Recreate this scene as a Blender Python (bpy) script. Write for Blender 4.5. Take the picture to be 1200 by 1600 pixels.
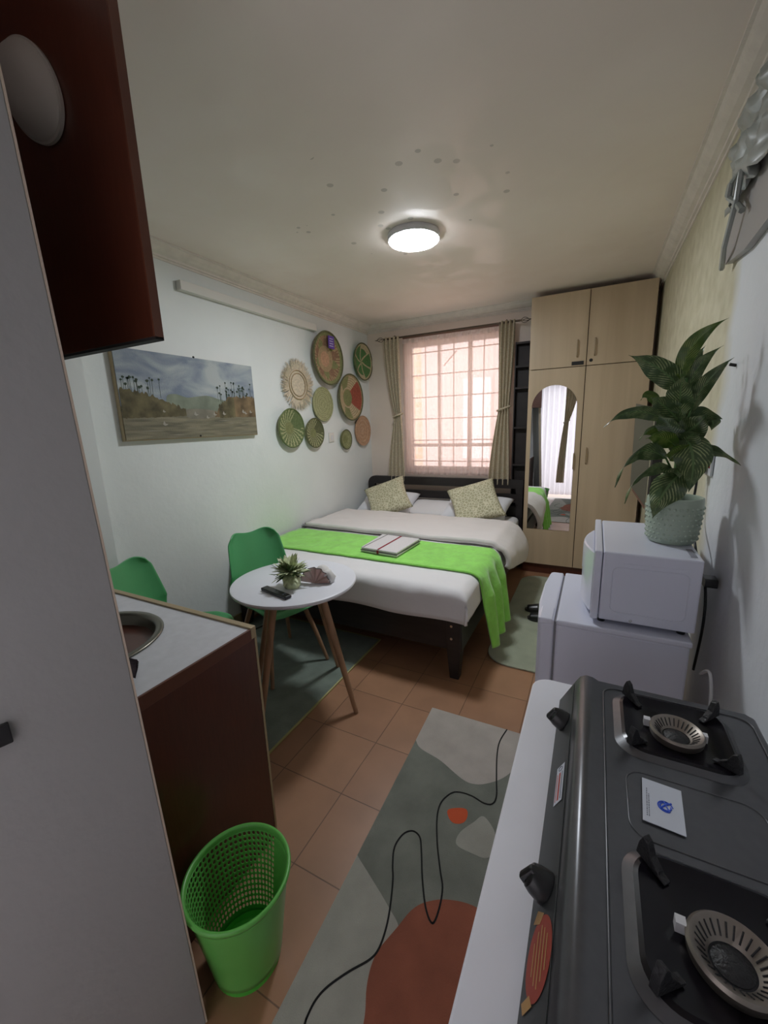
import bpy, bmesh, math, random
from mathutils import Vector, Matrix, noise
PI = math.pi
random.seed(7)
S = bpy.context.scene
for o in list(bpy.data.objects): bpy.data.objects.remove(o)
C = S.collection

# ------------------------------------------------------------- camera
R = ((0.88911254, 0.06731341, -0.45271161), (0.45649262, -0.20188296, 0.86652049), (-0.03306631, -0.97709374, -0.21022474))
cd = bpy.data.cameras.new('camera'); cam = bpy.data.objects.new('camera', cd); C.objects.link(cam)
cd.sensor_fit = 'VERTICAL'; cd.sensor_height = 36; cd.sensor_width = 27
cd.lens = 632 / 1600 * 36; cd.clip_start = 0.02
m3 = Matrix([[R[i][0], -R[i][1], -R[i][2]] for i in range(3)])
cam.matrix_world = Matrix.Translation((0, 0, 1.5)) @ m3.to_4x4()
S.camera = cam
# ------------------------------------------------------------- light and exposure
S.view_settings.view_transform = 'Standard'; S.view_settings.look = 'None'
S.view_settings.gamma = 1; S.view_settings.use_curve_mapping = False
S.view_settings.exposure = 1.5
LAMP = 40.0          # strength of the ceiling lamp diffuser
SKY = 1.25            # strength of the daylight outdoors
w = bpy.data.worlds.new('world'); S.world = w; w.use_nodes = True
w.node_tree.nodes['Background'].inputs[0].default_value = (0.93, 0.96, 1.0, 1)
w.node_tree.nodes['Background'].inputs[1].default_value = SKY

# ------------------------------------------------------------- materials
def mat(name, col, rough=0.6, metal=0.0, noise_s=None, noise_a=0.1, bump=None, bump_s=80, emit=None, spec=None, coat=0, trans=0, alpha=1, sheen=0, stretch=None):
    m = bpy.data.materials.new(name); m.use_nodes = True
    nt = m.node_tree; b = nt.nodes['Principled BSDF']
    b.inputs['Base Color'].default_value = (*col, 1)
    b.inputs['Roughness'].default_value = rough; b.inputs['Metallic'].default_value = metal
    if spec is not None: b.inputs['Specular IOR Level'].default_value = spec
    b.inputs['Coat Weight'].default_value = coat; b.inputs['Coat Roughness'].default_value = 0.08
    b.inputs['Transmission Weight'].default_value = trans; b.inputs['Alpha'].default_value = alpha
    b.inputs['Sheen Weight'].default_value = sheen
    if emit: b.inputs['Emission Color'].default_value = (*emit[0], 1); b.inputs['Emission Strength'].default_value = emit[1]
    tc = nt.nodes.new('ShaderNodeTexCoord'); src = tc.outputs['Object']
    if stretch:
        mp = nt.nodes.new('ShaderNodeMapping'); mp.inputs['Scale'].default_value = stretch
        nt.links.new(src, mp.inputs[0]); src = mp.outputs[0]
    if noise_s:
        n = nt.nodes.new('ShaderNodeTexNoise'); n.inputs['Scale'].default_value = noise_s; n.inputs['Detail'].default_value = 5
        nt.links.new(src, n.inputs['Vector'])
        r = nt.nodes.new('ShaderNodeValToRGB'); r.color_ramp.elements[0].position = 0.3; r.color_ramp.elements[1].position = 0.7
        r.color_ramp.elements[0].color = (*[c * (1 - noise_a) for c in col], 1)
        r.color_ramp.elements[1].color = (*[min(1, c * (1 + noise_a)) for c in col], 1)
        nt.links.new(n.outputs['Fac'], r.inputs[0]); nt.links.new(r.outputs[0], b.inputs['Base Color'])
    if bump:
        n2 = nt.nodes.new('ShaderNodeTexNoise'); n2.inputs['Scale'].default_value = bump_s; n2.inputs['Detail'].default_value = 3
        nt.links.new(src, n2.inputs['Vector'])
        bp = nt.nodes.new('ShaderNodeBump'); bp.inputs['Strength'].default_value = bump; bp.inputs['Distance'].default_value = 0.01
        nt.links.new(n2.outputs['Fac'], bp.inputs['Height']); nt.links.new(bp.outputs[0], b.inputs['Normal'])
    return m

def nodes_of(m): return m.node_tree, m.node_tree.nodes['Principled BSDF']
def mix_rgb(nt, fac, a, b):
    n = nt.nodes.new('ShaderNodeMix'); n.data_type = 'RGBA'
    if isinstance(fac, float): n.inputs[0].default_value = fac
    else: nt.links.new(fac, n.inputs[0])
    for k, v in ((6, a), (7, b)):
        if isinstance(v, tuple): n.inputs[k].default_value = (*v, 1)
        else: nt.links.new(v, n.inputs[k])
    return n.outputs[2]
def mathn(nt, op, a, b=None, c=None, clamp=False):
    n = nt.nodes.new('ShaderNodeMath'); n.operation = op; n.use_clamp = clamp
    for i, v in enumerate((a, b, c)):
        if v is None: continue
        if isinstance(v, (int, float)): n.inputs[i].default_value = v
        else: nt.links.new(v, n.inputs[i])
    return n.outputs[0]
def ramp(nt, src, stops):
    r = nt.nodes.new('ShaderNodeValToRGB'); e = r.color_ramp.elements
    while len(e) < len(stops): e.new(0.5)
    for i, (p, c) in enumerate(stops): e[i].position = p; e[i].color = (*c, 1)
    nt.links.new(src, r.inputs[0]); return r.outputs[0]
def noise_n(nt, vec, scale, detail=4, dist=0):
    n = nt.nodes.new('ShaderNodeTexNoise'); n.inputs['Scale'].default_value = scale; n.inputs['Detail'].default_value = detail
    n.inputs['Distortion'].default_value = dist
    nt.links.new(vec, n.inputs['Vector']); return n.outputs['Fac']

M = {}
M['wall'] = mat('white_wall_paint', (0.76, 0.79, 0.78), 0.55, noise_s=2.5, noise_a=0.03, bump=0.15, bump_s=25)
M['wall_grey'] = mat('grey_wall_paint', (0.55, 0.56, 0.57), 0.6, noise_s=2.5, noise_a=0.05, bump=0.15, bump_s=25)
M['cornice'] = mat('cornice_plaster', (0.76, 0.70, 0.64), 0.6, noise_s=14, noise_a=0.06, bump=0.3, bump_s=30)
M['trunk'] = mat('white_plastic_trunking', (0.70, 0.68, 0.64), 0.45)
M['white'] = mat('white_plastic', (0.70, 0.70, 0.72), 0.3)
M['appl'] = mat('white_enamel', (0.68, 0.70, 0.81), 0.28, coat=0.3)
M['appl_d'] = mat('grey_seal', (0.22, 0.22, 0.24), 0.6)
M['table_w'] = mat('white_laminate', (0.80, 0.81, 0.87), 0.35, noise_s=6, noise_a=0.03)
M['counter_w'] = mat('white_worktop', (0.66, 0.67, 0.71), 0.35, noise_s=30, noise_a=0.05)
M['edge'] = mat('beige_edge_strip', (0.42, 0.33, 0.2), 0.5)
M['mahog'] = mat('mahogany_laminate', (0.085, 0.024, 0.013), 0.3, noise_s=25, noise_a=0.12, stretch=(6, 6, .6), coat=0.15)
M['mahog_l'] = mat('mahogany_edge', (0.13, 0.045, 0.025), 0.35, noise_s=4, noise_a=0.2)
M['steel'] = mat('brushed_steel', (0.55, 0.55, 0.54), 0.25, 1.0)
M['darksteel'] = mat('sink_steel', (0.22, 0.21, 0.18), 0.3, 1.0)
M['black'] = mat('black_plastic', (0.012, 0.012, 0.013), 0.3)
M['blackm'] = mat('black_matte', (0.015, 0.014, 0.014), 0.7)
M['enamel'] = mat('black_enamel', (0.006, 0.005, 0.008), 0.22, spec=0.3)
M['iron'] = mat('cast_iron', (0.02, 0.02, 0.022), 0.45, bump=0.3, bump_s=200)
M['darkcloth'] = mat('dark_plum_cloth', (0.018, 0.008, 0.014), 0.95, bump=0.6, bump_s=300)
M['green_p'] = mat('green_chair_plastic', (0.085, 0.36, 0.14), 0.35, noise_s=4, noise_a=0.05)
M['green_c'] = mat('green_leatherette', (0.075, 0.30, 0.12), 0.45, bump=0.2, bump_s=120)
M['bin'] = mat('green_bin_plastic', (0.13, 0.46, 0.09), 0.32)
M['bin_in'] = mat('green_bin_bottom', (0.07, 0.50, 0.05), 0.35)
M['beech'] = mat('beech_wood', (0.36, 0.21, 0.12), 0.45, noise_s=5, noise_a=0.2, stretch=(8, 8, 1))
M['bedw'] = mat('espresso_wood', (0.018, 0.014, 0.014), 0.4, noise_s=6, noise_a=0.3, stretch=(1, 6, 6))
M['sheet'] = mat('white_sheet', (0.78, 0.76, 0.77), 0.85, bump=0.25, bump_s=14, sheen=0.2)
M['quilt'] = mat('offwhite_quilt', (0.74, 0.69, 0.67), 0.9, bump=0.3, bump_s=12, sheen=0.2)
M['piping'] = mat('dark_piping', (0.08, 0.07, 0.07), 0.8)
M['pillow'] = mat('white_pillowcase', (0.76, 0.76, 0.80), 0.85, bump=0.3, bump_s=12)
M['lime'] = mat('lime_fleece', (0.29, 0.74, 0.11), 0.95, noise_s=16, noise_a=0.12, bump=0.35, bump_s=40, sheen=0.4)
M['towel'] = mat('white_towel', (0.68, 0.64, 0.64), 0.95, bump=0.4, bump_s=160)
M['maroon'] = mat('maroon_stripe', (0.25, 0.015, 0.03), 0.9)
M['rod'] = mat('brown_rod', (0.16, 0.07, 0.05), 0.4)
M['iron_b'] = mat('bronze_finial', (0.10, 0.07, 0.05), 0.4, 0.7)
M['frame_w'] = mat('white_window_frame', (0.75, 0.70, 0.68), 0.4)
M['grille'] = mat('pale_burglar_bar', (0.72, 0.62, 0.58), 0.4)
M['chrome'] = mat('chrome', (0.8, 0.8, 0.8), 0.1, 1.0)
M['mirror'] = mat('mirror_glass', (0.85, 0.87, 0.87), 0.01, 1.0)
M['pot'] = mat('sage_ceramic', (0.39, 0.47, 0.38), 0.4)
M['soil'] = mat('dark_soil', (0.02, 0.016, 0.012), 0.95, bump=0.6, bump_s=90)
M['stem'] = mat('green_stem', (0.06, 0.14, 0.03), 0.5)
M['stove'] = mat('grey_stove_metal', (0.12, 0.122, 0.13), 0.30, 0.6, noise_s=60, noise_a=0.05)
M['stove_f'] = mat('dark_stove_front', (0.07, 0.075, 0.075), 0.4, 0.6)
M['brass'] = mat('burner_aluminium', (0.28, 0.25, 0.22), 0.4, 0.85)
M['red'] = mat('red_sticker', (0.30, 0.045, 0.025), 0.5)
M['gold'] = mat('yellow_sticker_print', (0.42, 0.24, 0.08), 0.5)
M['card'] = mat('white_card', (0.62, 0.66, 0.74), 0.4)
M['blue'] = mat('blue_print', (0.03, 0.10, 0.62), 0.5)
M['greyprint'] = mat('grey_print', (0.12, 0.14, 0.18), 0.5)
M['redprint'] = mat('red_print', (0.5, 0.08, 0.06), 0.5)
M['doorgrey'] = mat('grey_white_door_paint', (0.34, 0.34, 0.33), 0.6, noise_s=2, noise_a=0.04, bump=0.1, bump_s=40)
M['dooredge'] = mat('cream_door_edge', (0.55, 0.46, 0.36), 0.6)
M['plastic_w'] = mat('offwhite_diffuser', (0.46, 0.42, 0.37), 0.4)
M['mat_green'] = mat('pale_green_mat', (0.36, 0.39, 0.29), 0.97, noise_s=9, noise_a=0.12, bump=0.7, bump_s=260, sheen=0.3)
M['rug_green'] = mat('grey_green_rug', (0.17, 0.21, 0.17), 0.97, noise_s=7, noise_a=0.25, bump=0.6, bump_s=240, sheen=0.3)
M['rug_edge'] = mat('yellow_rug_binding', (0.42, 0.38, 0.16), 0.8)
M['rug_g'] = mat('rug_sage_grey', (0.175, 0.185, 0.155), 0.98, noise_s=7, noise_a=0.2, bump=0.4, bump_s=300)
M['rug_c'] = mat('rug_cream', (0.42, 0.38, 0.34), 0.98, noise_s=8, noise_a=0.1, bump=0.4, bump_s=300)
M['rug_s'] = mat('rug_pale_grey', (0.33, 0.325, 0.28), 0.98, noise_s=8, noise_a=0.12, bump=0.4, bump_s=300)
M['rug_t'] = mat('rug_terracotta', (0.25, 0.08, 0.045), 0.98, noise_s=8, noise_a=0.15, bump=0.4, bump_s=300)
M['rug_r'] = mat('rug_orange_red', (0.55, 0.09, 0.03), 0.98, bump=0.4, bump_s=300)
M['rug_k'] = mat('rug_black_line', (0.012, 0.012, 0.012), 0.98)
M['board'] = mat('grey_board', (0.20, 0.19, 0.15), 0.6, noise_s=5, noise_a=0.08)
M['pinkedge'] = mat('pink_brown_edge', (0.30, 0.17, 0.13), 0.6)
M['purple'] = mat('purple_tag', (0.12, 0.05, 0.38), 0.5)
M['ornament'] = mat('rose_brown_glass', (0.55, 0.36, 0.32), 0.3, alpha=0.75)
M['paper'] = mat('white_tissue', (0.7, 0.68, 0.66), 0.8)
M['foil'] = mat('crumpled_grey_plastic', (0.33, 0.35, 0.33), 0.35, 0.0, noise_s=10, noise_a=0.2)
M['foil2'] = mat('grey_panel', (0.36, 0.34, 0.33), 0.4)
M['redplastic'] = mat('red_switch', (0.4, 0.01, 0.02), 0.4)
M['shelf'] = mat('black_brown_shelf', (0.02, 0.013, 0.012), 0.6, noise_s=10, noise_a=0.3)
M['ward_in'] = mat('wardrobe_gap_dark', (0.05, 0.03, 0.02), 0.8)

# right wall: cream at the bedroom end, bluish white nearer, blended along a noisy boundary
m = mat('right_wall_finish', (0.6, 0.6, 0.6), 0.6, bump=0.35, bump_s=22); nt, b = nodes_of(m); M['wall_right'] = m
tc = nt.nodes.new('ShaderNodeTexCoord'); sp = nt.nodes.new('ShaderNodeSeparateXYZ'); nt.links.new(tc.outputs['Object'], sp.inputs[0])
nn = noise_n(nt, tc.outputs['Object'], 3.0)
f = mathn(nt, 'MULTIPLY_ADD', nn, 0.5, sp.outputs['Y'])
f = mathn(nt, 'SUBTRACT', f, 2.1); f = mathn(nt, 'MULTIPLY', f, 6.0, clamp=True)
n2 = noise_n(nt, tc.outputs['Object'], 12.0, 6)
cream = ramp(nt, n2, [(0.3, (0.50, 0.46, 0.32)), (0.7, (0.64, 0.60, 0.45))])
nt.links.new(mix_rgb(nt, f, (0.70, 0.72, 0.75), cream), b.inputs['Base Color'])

# ceiling: cream paint, water marks and small spots round the lamp, some glossy patches
m = mat('ceiling_paint', (0.62, 0.57, 0.51), 0.6, bump=0.1, bump_s=12); nt, b = nodes_of(m); M['ceiling'] = m
tc = nt.nodes.new('ShaderNodeTexCoord')
vd = nt.nodes.new('ShaderNodeVectorMath'); vd.operation = 'DISTANCE'; nt.links.new(tc.outputs['Object'], vd.inputs[0]); vd.inputs[1].default_value = (-1.0, 2.25, 2.6)
near = mathn(nt, 'SUBTRACT', 1.0, mathn(nt, 'DIVIDE', vd.outputs['Value'], 0.75), clamp=True)
vo = nt.nodes.new('ShaderNodeTexVoronoi'); vo.inputs['Scale'].default_value = 9.0; nt.links.new(tc.outputs['Object'], vo.inputs['Vector'])
spot = mathn(nt, 'LESS_THAN', vo.outputs['Distance'], 0.15)
spot = mathn(nt, 'MULTIPLY', spot, mathn(nt, 'GREATER_THAN', near, 0.15))
big = noise_n(nt, tc.outputs['Object'], 1.6, 3)
base = ramp(nt, big, [(0.35, (0.86, 0.765, 0.70)), (0.65, (0.91, 0.82, 0.76))])
nt.links.new(mix_rgb(nt, mathn(nt, 'MULTIPLY', spot, 0.5), base, (0.36, 0.33, 0.30)), b.inputs['Base Color'])
gl = ramp(nt, noise_n(nt, tc.outputs['Object'], 2.6, 2, 1.5), [(0.50, (0.6, 0.6, 0.6)), (0.56, (0.38, 0.38, 0.38))])
nt.links.new(gl, b.inputs['Roughness'])

# floor tiles, 305 mm pitch
m = mat('terracotta_tiles', (0.4, 0.2, 0.1), 0.38, bump=None); nt, b = nodes_of(m); M['floor'] = m
tc = nt.nodes.new('ShaderNodeTexCoord'); mp = nt.nodes.new('ShaderNodeMapping'); nt.links.new(tc.outputs['Object'], mp.inputs[0])
mp.inputs['Location'].default_value = (0.845 + 0.305 * 8, -0.841 + 0.305 * 6, 0)
br = nt.nodes.new('ShaderNodeTexBrick'); br.offset = 0; br.squash = 1
br.inputs['Scale'].default_value = 1; br.inputs['Brick Width'].default_value = 0.305; br.inputs['Row Height'].default_value = 0.305
br.inputs['Mortar Size'].default_value = 0.0022; br.inputs['Mortar Smooth'].default_value = 0.3
br.inputs['Color1'].default_value = (0.36, 0.19, 0.105, 1); br.inputs['Color2'].default_value = (0.33, 0.17, 0.095, 1); br.inputs['Mortar'].default_value = (0.16, 0.085, 0.05, 1)
nt.links.new(mp.outputs[0], br.inputs['Vector'])
nz = ramp(nt, noise_n(nt, tc.outputs['Object'], 5, 6), [(0.3, (0.88, 0.88, 0.88)), (0.7, (1.08, 1.08, 1.08))])
mm = nt.nodes.new('ShaderNodeMix'); mm.data_type = 'RGBA'; mm.blend_type = 'MULTIPLY'; mm.inputs[0].default_value = 1
nt.links.new(br.outputs['Color'], mm.inputs[6]); nt.links.new(nz, mm.inputs[7]); nt.links.new(mm.outputs[2], b.inputs['Base Color'])
bp = nt.nodes.new('ShaderNodeBump'); bp.invert = True; bp.inputs['Strength'].default_value = 0.5; bp.inputs['Distance'].default_value = 0.003
nt.links.new(br.outputs['Fac'], bp.inputs['Height']); nt.links.new(bp.outputs[0], b.inputs['Normal'])

# wardrobe laminate: vertical grain bands
m = mat('oak_laminate', (0.5, 0.38, 0.25), 0.42); nt, b = nodes_of(m); M['ward'] = m
tc = nt.nodes.new('ShaderNodeTexCoord'); mp = nt.nodes.new('ShaderNodeMapping'); nt.links.new(tc.outputs['Object'], mp.inputs[0]); mp.inputs['Scale'].default_value = (9, 9, 0.5)
c1 = ramp(nt, noise_n(nt, mp.outputs[0], 1.2, 6, 0.3), [(0.3, (0.48, 0.36, 0.235)), (0.7, (0.58, 0.445, 0.30))])
nt.links.new(c1, b.inputs['Base Color'])

# fabric for curtains and cushions
def woven(name, c0, c1, sc):
    m = mat(name, c0, 0.9, bump=0.3, bump_s=150); nt, b = nodes_of(m)
    tc = nt.nodes.new('ShaderNodeTexCoord')
    vo = nt.nodes.new('ShaderNodeTexVoronoi'); vo.feature = 'DISTANCE_TO_EDGE'; vo.inputs['Scale'].default_value = sc; nt.links.new(tc.outputs['Object'], vo.inputs['Vector'])
    e = mathn(nt, 'LESS_THAN', vo.outputs['Distance'], 0.09)
    nt.links.new(mix_rgb(nt, e, c0, c1), b.inputs['Base Color']); return m
M['curtain'] = woven('sage_curtain', (0.56, 0.47, 0.33), (0.74, 0.67, 0.52), 60)
M['cushion'] = woven('beige_green_cushion', (0.42, 0.39, 0.25), (0.66, 0.62, 0.45), 36)
nt, b = nodes_of(M['curtain'])
tr = nt.nodes.new('ShaderNodeBsdfTranslucent'); tr.inputs[0].default_value = (0.60, 0.50, 0.33, 1)
ms = nt.nodes.new('ShaderNodeMixShader'); ms.inputs[0].default_value = 0.25
out = nt.nodes['Material Output']; nt.links.new(b.outputs[0], ms.inputs[1]); nt.links.new(tr.outputs[0], ms.inputs[2]); nt.links.new(ms.outputs[0], out.inputs[0])

def sheer(name, col, transp):
    m = bpy.data.materials.new(name); m.use_nodes = True; nt = m.node_tree; nt.nodes.remove(nt.nodes['Principled BSDF'])
    out = nt.nodes['Material Output']
    a = nt.nodes.new('ShaderNodeBsdfTranslucent'); a.inputs[0].default_value = (*col, 1)
    d = nt.nodes.new('ShaderNodeBsdfDiffuse'); d.inputs[0].default_value = (*col, 1)
    t = nt.nodes.new('ShaderNodeBsdfTransparent')
    m1 = nt.nodes.new('ShaderNodeMixShader'); m1.inputs[0].default_value = 0.4
    nt.links.new(a.outputs[0], m1.inputs[1]); nt.links.new(d.outputs[0], m1.inputs[2])
    m2 = nt.nodes.new('ShaderNodeMixShader'); m2.inputs[0].default_value = transp
    nt.links.new(m1.outputs[0], m2.inputs[1]); nt.links.new(t.outputs[0], m2.inputs[2]); nt.links.new(m2.outputs[0], out.inputs[0])
    return m
M['net'] = sheer('pink_net', (0.93, 0.76, 0.72), 0.45)
M['net_door'] = sheer('pale_door_net', (0.66, 0.60, 0.63), 0.04)
M['tape'] = sheer('net_heading_tape', (0.75, 0.68, 0.66), 0.1)
m = bpy.data.materials.new('window_pane_glass'); m.use_nodes = True; nt = m.node_tree; nt.nodes.remove(nt.nodes['Principled BSDF']); M['glass'] = m
tr = nt.nodes.new('ShaderNodeBsdfTransparent'); tr.inputs[0].default_value = (0.93, 0.92, 0.92, 1)
g = nt.nodes.new('ShaderNodeBsdfGlossy'); g.inputs['Roughness'].default_value = 0.05
vo_tc = nt.nodes.new('ShaderNodeTexCoord'); vo = nt.nodes.new('ShaderNodeTexVoronoi'); vo.inputs['Scale'].default_value = 60; nt.links.new(vo_tc.outputs['Object'], vo.inputs['Vector'])
bp = nt.nodes.new('ShaderNodeBump'); bp.inputs['Distance'].default_value = 0.004; nt.links.new(vo.outputs['Distance'], bp.inputs['Height']); nt.links.new(bp.outputs[0], g.inputs['Normal'])
ms = nt.nodes.new('ShaderNodeMixShader'); ms.inputs[0].default_value = 0.08
nt.links.new(tr.outputs[0], ms.inputs[1]); nt.links.new(g.outputs[0], ms.inputs[2]); nt.links.new(ms.outputs[0], nt.nodes['Material Output'].inputs[0])

# building across the way
m = mat('orange_outside_wall', (0.8, 0.5, 0.3), 0.8); nt, b = nodes_of(m); M['outside'] = m
tc = nt.nodes.new('ShaderNodeTexCoord'); br = nt.nodes.new('ShaderNodeTexBrick'); mp = nt.nodes.new('ShaderNodeMapping'); mp.inputs['Rotation'].default_value = (PI / 2, 0, 0)
nt.links.new(tc.outputs['Object'], mp.inputs[0]); nt.links.new(mp.outputs[0], br.inputs['Vector']); br.inputs['Scale'].default_value = 2.2
br.inputs['Color1'].default_value = (0.78, 0.50, 0.33, 1); br.inputs['Color2'].default_value = (0.78, 0.58, 0.44, 1); br.inputs['Mortar'].default_value = (0.72, 0.60, 0.52, 1)
nt.links.new(br.outputs['Color'], b.inputs['Base Color'])

# leaf material: pale streaks along the side veins
def leafmat(name, c0, c1, c2, gloss=0.35):
    m = mat(name, c0, gloss); nt, b = nodes_of(m)
    uv = nt.nodes.new('ShaderNodeUVMap'); uv.uv_map = 'UVMap'
    sp = nt.nodes.new('ShaderNodeSeparateXYZ'); nt.links.new(uv.outputs[0], sp.inputs[0])
    u = mathn(nt, 'ABSOLUTE', mathn(nt, 'SUBTRACT', sp.outputs[0], 0.5))
    ph = mathn(nt, 'SUBTRACT', mathn(nt, 'MULTIPLY', sp.outputs[1], 85.0), mathn(nt, 'MULTIPLY', u, 60.0))
    tc = nt.nodes.new('ShaderNodeTexCoord')
    nz = noise_n(nt, tc.outputs['Object'], 35, 4)
    ph = mathn(nt, 'ADD', ph, mathn(nt, 'MULTIPLY', nz, 7.0))
    s = mathn(nt, 'SINE', ph)
    s = mathn(nt, 'MULTIPLY', mathn(nt, 'SUBTRACT', s, 0.05), 1.4, clamp=True)
    s = mathn(nt, 'MULTIPLY', s, ramp(nt, nz, [(0.42, (0, 0, 0)), (0.6, (1, 1, 1))]))
    col = mix_rgb(nt, s, c0, c1)
    mid = mathn(nt, 'LESS_THAN', u, 0.035)
    nt.links.new(mix_rgb(nt, mid, col, c2), b.inputs['Base Color'])
    return m
M['leaf'] = leafmat('variegated_leaf', (0.050, 0.090, 0.030), (0.32, 0.38, 0.18), (0.11, 0.19, 0.07))
M['leaf_y'] = leafmat('yellow_green_leaf', (0.05, 0.11, 0.012), (0.26, 0.32, 0.08), (0.12, 0.20, 0.04))
M['leaf_s'] = mat('dark_rosette_leaf', (0.10, 0.17, 0.06), 0.5, noise_s=30, noise_a=0.5)
M['leaf_p'] = mat('pale_rosette_leaf', (0.60, 0.66, 0.40), 0.5, noise_s=40, noise_a=0.3)

# lamp
M['lamp'] = mat('lit_diffuser', (0.9, 0.9, 0.9), 0.4, emit=((0.90, 0.95, 1.0), LAMP))
# baskets
BK = {k: mat('basket_' + k, c, 0.85, noise_s=60, noise_a=0.2, bump=0.5, bump_s=180) for k, c in dict(
    straw=(0.40, 0.29, 0.16), cream=(0.52, 0.43, 0.27), olive=(0.23, 0.24, 0.10), dkolive=(0.13, 0.13, 0.06), brown=(0.26, 0.15, 0.09), green=(0.08, 0.24, 0.07),
    rust=(0.34, 0.085, 0.05), peach=(0.52, 0.31, 0.19), peach2=(0.58, 0.38, 0.25), sage=(0.38, 0.38, 0.20), ivory=(0.66, 0.56, 0.42), dkgreen=(0.14, 0.18, 0.07), black=(0.05, 0.045, 0.03)).items()}

# ------------------------------------------------------------- building helpers
def wofs(o):
    v = Vector((0, 0, 0))
    while o: v += o.location; o = o.parent
    return v
class MB:
    def __init__(s): s.v = []; s.f = []; s.mi = []; s.uv = {}
    def add(s, vs, fs, mi=0):
        n = len(s.v); s.v += [tuple(v) for v in vs]; s.f += [tuple(i + n for i in f) for f in fs]; s.mi += [mi] * len(fs); return s
    def box(s, x0, x1, y0, y1, z0, z1, mi=0):
        return s.add([(x, y, z) for x in (x0, x1) for y in (y0, y1) for z in (z0, z1)],
                     [(0, 1, 3, 2), (4, 6, 7, 5), (0, 4, 5, 1), (2, 3, 7, 6), (0, 2, 6, 4), (1, 5, 7, 3)], mi)
    def prism(s, pts, z0, z1, mi=0, axis='z'):
        n = len(pts)
        def P(a, b, c): return {'z': (a, b, c), 'y': (a, c, b), 'x': (c, a, b)}[axis]
        vs = [P(a, b, z0) for a, b in pts] + [P(a, b, z1) for a, b in pts]
        fs = [tuple(range(n))[::-1], tuple(range(n, 2 * n))] + [(i, (i + 1) % n, (i + 1) % n + n, i + n) for i in range(n)]
        return s.add(vs, fs, mi)
    def tube(s, path, r, n=10, mi=0, cap=True, closed=False):
        path = [Vector(p) for p in path]; k = len(path)
        rs = r if isinstance(r, (list, tuple)) else [r] * k
        vs = []; up = None
        for i, p in enumerate(path):
            if closed: t = (path[(i + 1) % k] - path[i - 1])
            else: t = path[min(i + 1, k - 1)] - path[max(i - 1, 0)]
            t.normalize()
            if up is None: up = Vector((0, 0, 1)) if abs(t.z) < 0.9 else Vector((1, 0, 0))
            a = t.cross(up).normalized(); up = a.cross(t).normalized()
            for j in range(n):
                an = 2 * PI * j / n; vs.append(p + (a * math.cos(an) + up * math.sin(an)) * rs[i])
        fs = []
        for i in range(k if closed else k - 1):
            for j in range(n):
                i2 = (i + 1) % k
                fs.append((i * n + j, i * n + (j + 1) % n, i2 * n + (j + 1) % n, i2 * n + j))
        if cap and not closed: fs += [tuple(range(n))[::-1], tuple((k - 1) * n + j for j in range(n))]
        return s.add(vs, fs, mi)
    def lathe(s, prof, n=48, mat4=None, mi=0, mf=None, sx=1, sy=1):
        """prof: (r, z); mf(ring, seg) -> material index"""
        mat4 = mat4 or Matrix()
        base = len(s.v); vs = []; rows = []
        for r, z in prof:
            if abs(r) < 1e-6: rows.append([len(vs)]); vs.append(mat4 @ Vector((0, 0, z)))
            else:
                rows.append([len(vs) + j for j in range(n)])
                vs += [mat4 @ Vector((r * math.cos(2 * PI * j / n) * sx, r * math.sin(2 * PI * j / n) * sy, z)) for j in range(n)]
        fs = []; ms = []
        for i in range(len(rows) - 1):
            a, c = rows[i], rows[i + 1]
            for j in range(n):
                j2 = (j + 1) % n
                if len(a) == 1 and len(c) == 1: continue
                if len(a) == 1: f = (a[0], c[j], c[j2])
                elif len(c) == 1: f = (a[j], a[j2], c[0])
                else: f = (a[j], a[j2], c[j2], c[j])
                fs.append(f); ms.append(mf(i, j) if mf else mi)
        s.v += [tuple(v) for v in vs]; s.f += [tuple(q + base for q in f) for f in fs]; s.mi += ms
        return s
    def grid(s, fn, nu, nv, mi=0, uv=False):
        base = len(s.v)
        s.v += [tuple(fn(i / nu, j / nv)) for j in range(nv + 1) for i in range(nu + 1)]
        for j in range(nv):
            for i in range(nu):
                a = j * (nu + 1) + i; f = (base + a, base + a + 1, base + a + nu + 2, base + a + nu + 1)
                if uv: s.uv[len(s.f)] = [(i / nu, j / nv), ((i + 1) / nu, j / nv), ((i + 1) / nu, (j + 1) / nv), (i / nu, (j + 1) / nv)]
                s.f.append(f); s.mi.append(mi)
        return s
    def build(s, name, mats, parent=None, smooth=False, bevel=0, solid=0, sub=0, segs=2, local=False, merge=False):
        me = bpy.data.meshes.new(name); off = Vector((0, 0, 0)) if local else wofs(parent)
        me.from_pydata([tuple(Vector(v) - off) for v in s.v], [], s.f)
        if not isinstance(mats, (list, tuple)): mats = [mats]
        for mm_ in mats: me.materials.append(mm_)
        me.polygons.foreach_set('material_index', s.mi)
        if s.uv:
            ul = me.uv_layers.new(name='UVMap')
            for fi, co in s.uv.items():
                for li, c in zip(me.polygons[fi].loop_indices, co): ul.data[li].uv = c
        bm = bmesh.new(); bm.from_mesh(me)
        if merge: bmesh.ops.remove_doubles(bm, verts=bm.verts, dist=1e-5)
        if (merge or not solid) and not s.uv: bmesh.ops.recalc_face_normals(bm, faces=bm.faces)
        bm.to_mesh(me); bm.free()
        if smooth:
            me.polygons.foreach_set('use_smooth', [True] * len(me.polygons))
            if smooth != 'all': me.set_sharp_from_angle(angle=math.radians(40))
        me.update()
        o = bpy.data.objects.new(name, me); C.objects.link(o); o.parent = parent
        if solid: md = o.modifiers.new('s', 'SOLIDIFY'); md.thickness = solid; md.offset = 0
        if bevel: md = o.modifiers.new('b', 'BEVEL'); md.width = bevel; md.segments = segs; md.limit_method = 'ANGLE'
        if sub: md = o.modifiers.new('u', 'SUBSURF'); md.levels = sub; md.render_levels = sub
        return o
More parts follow.
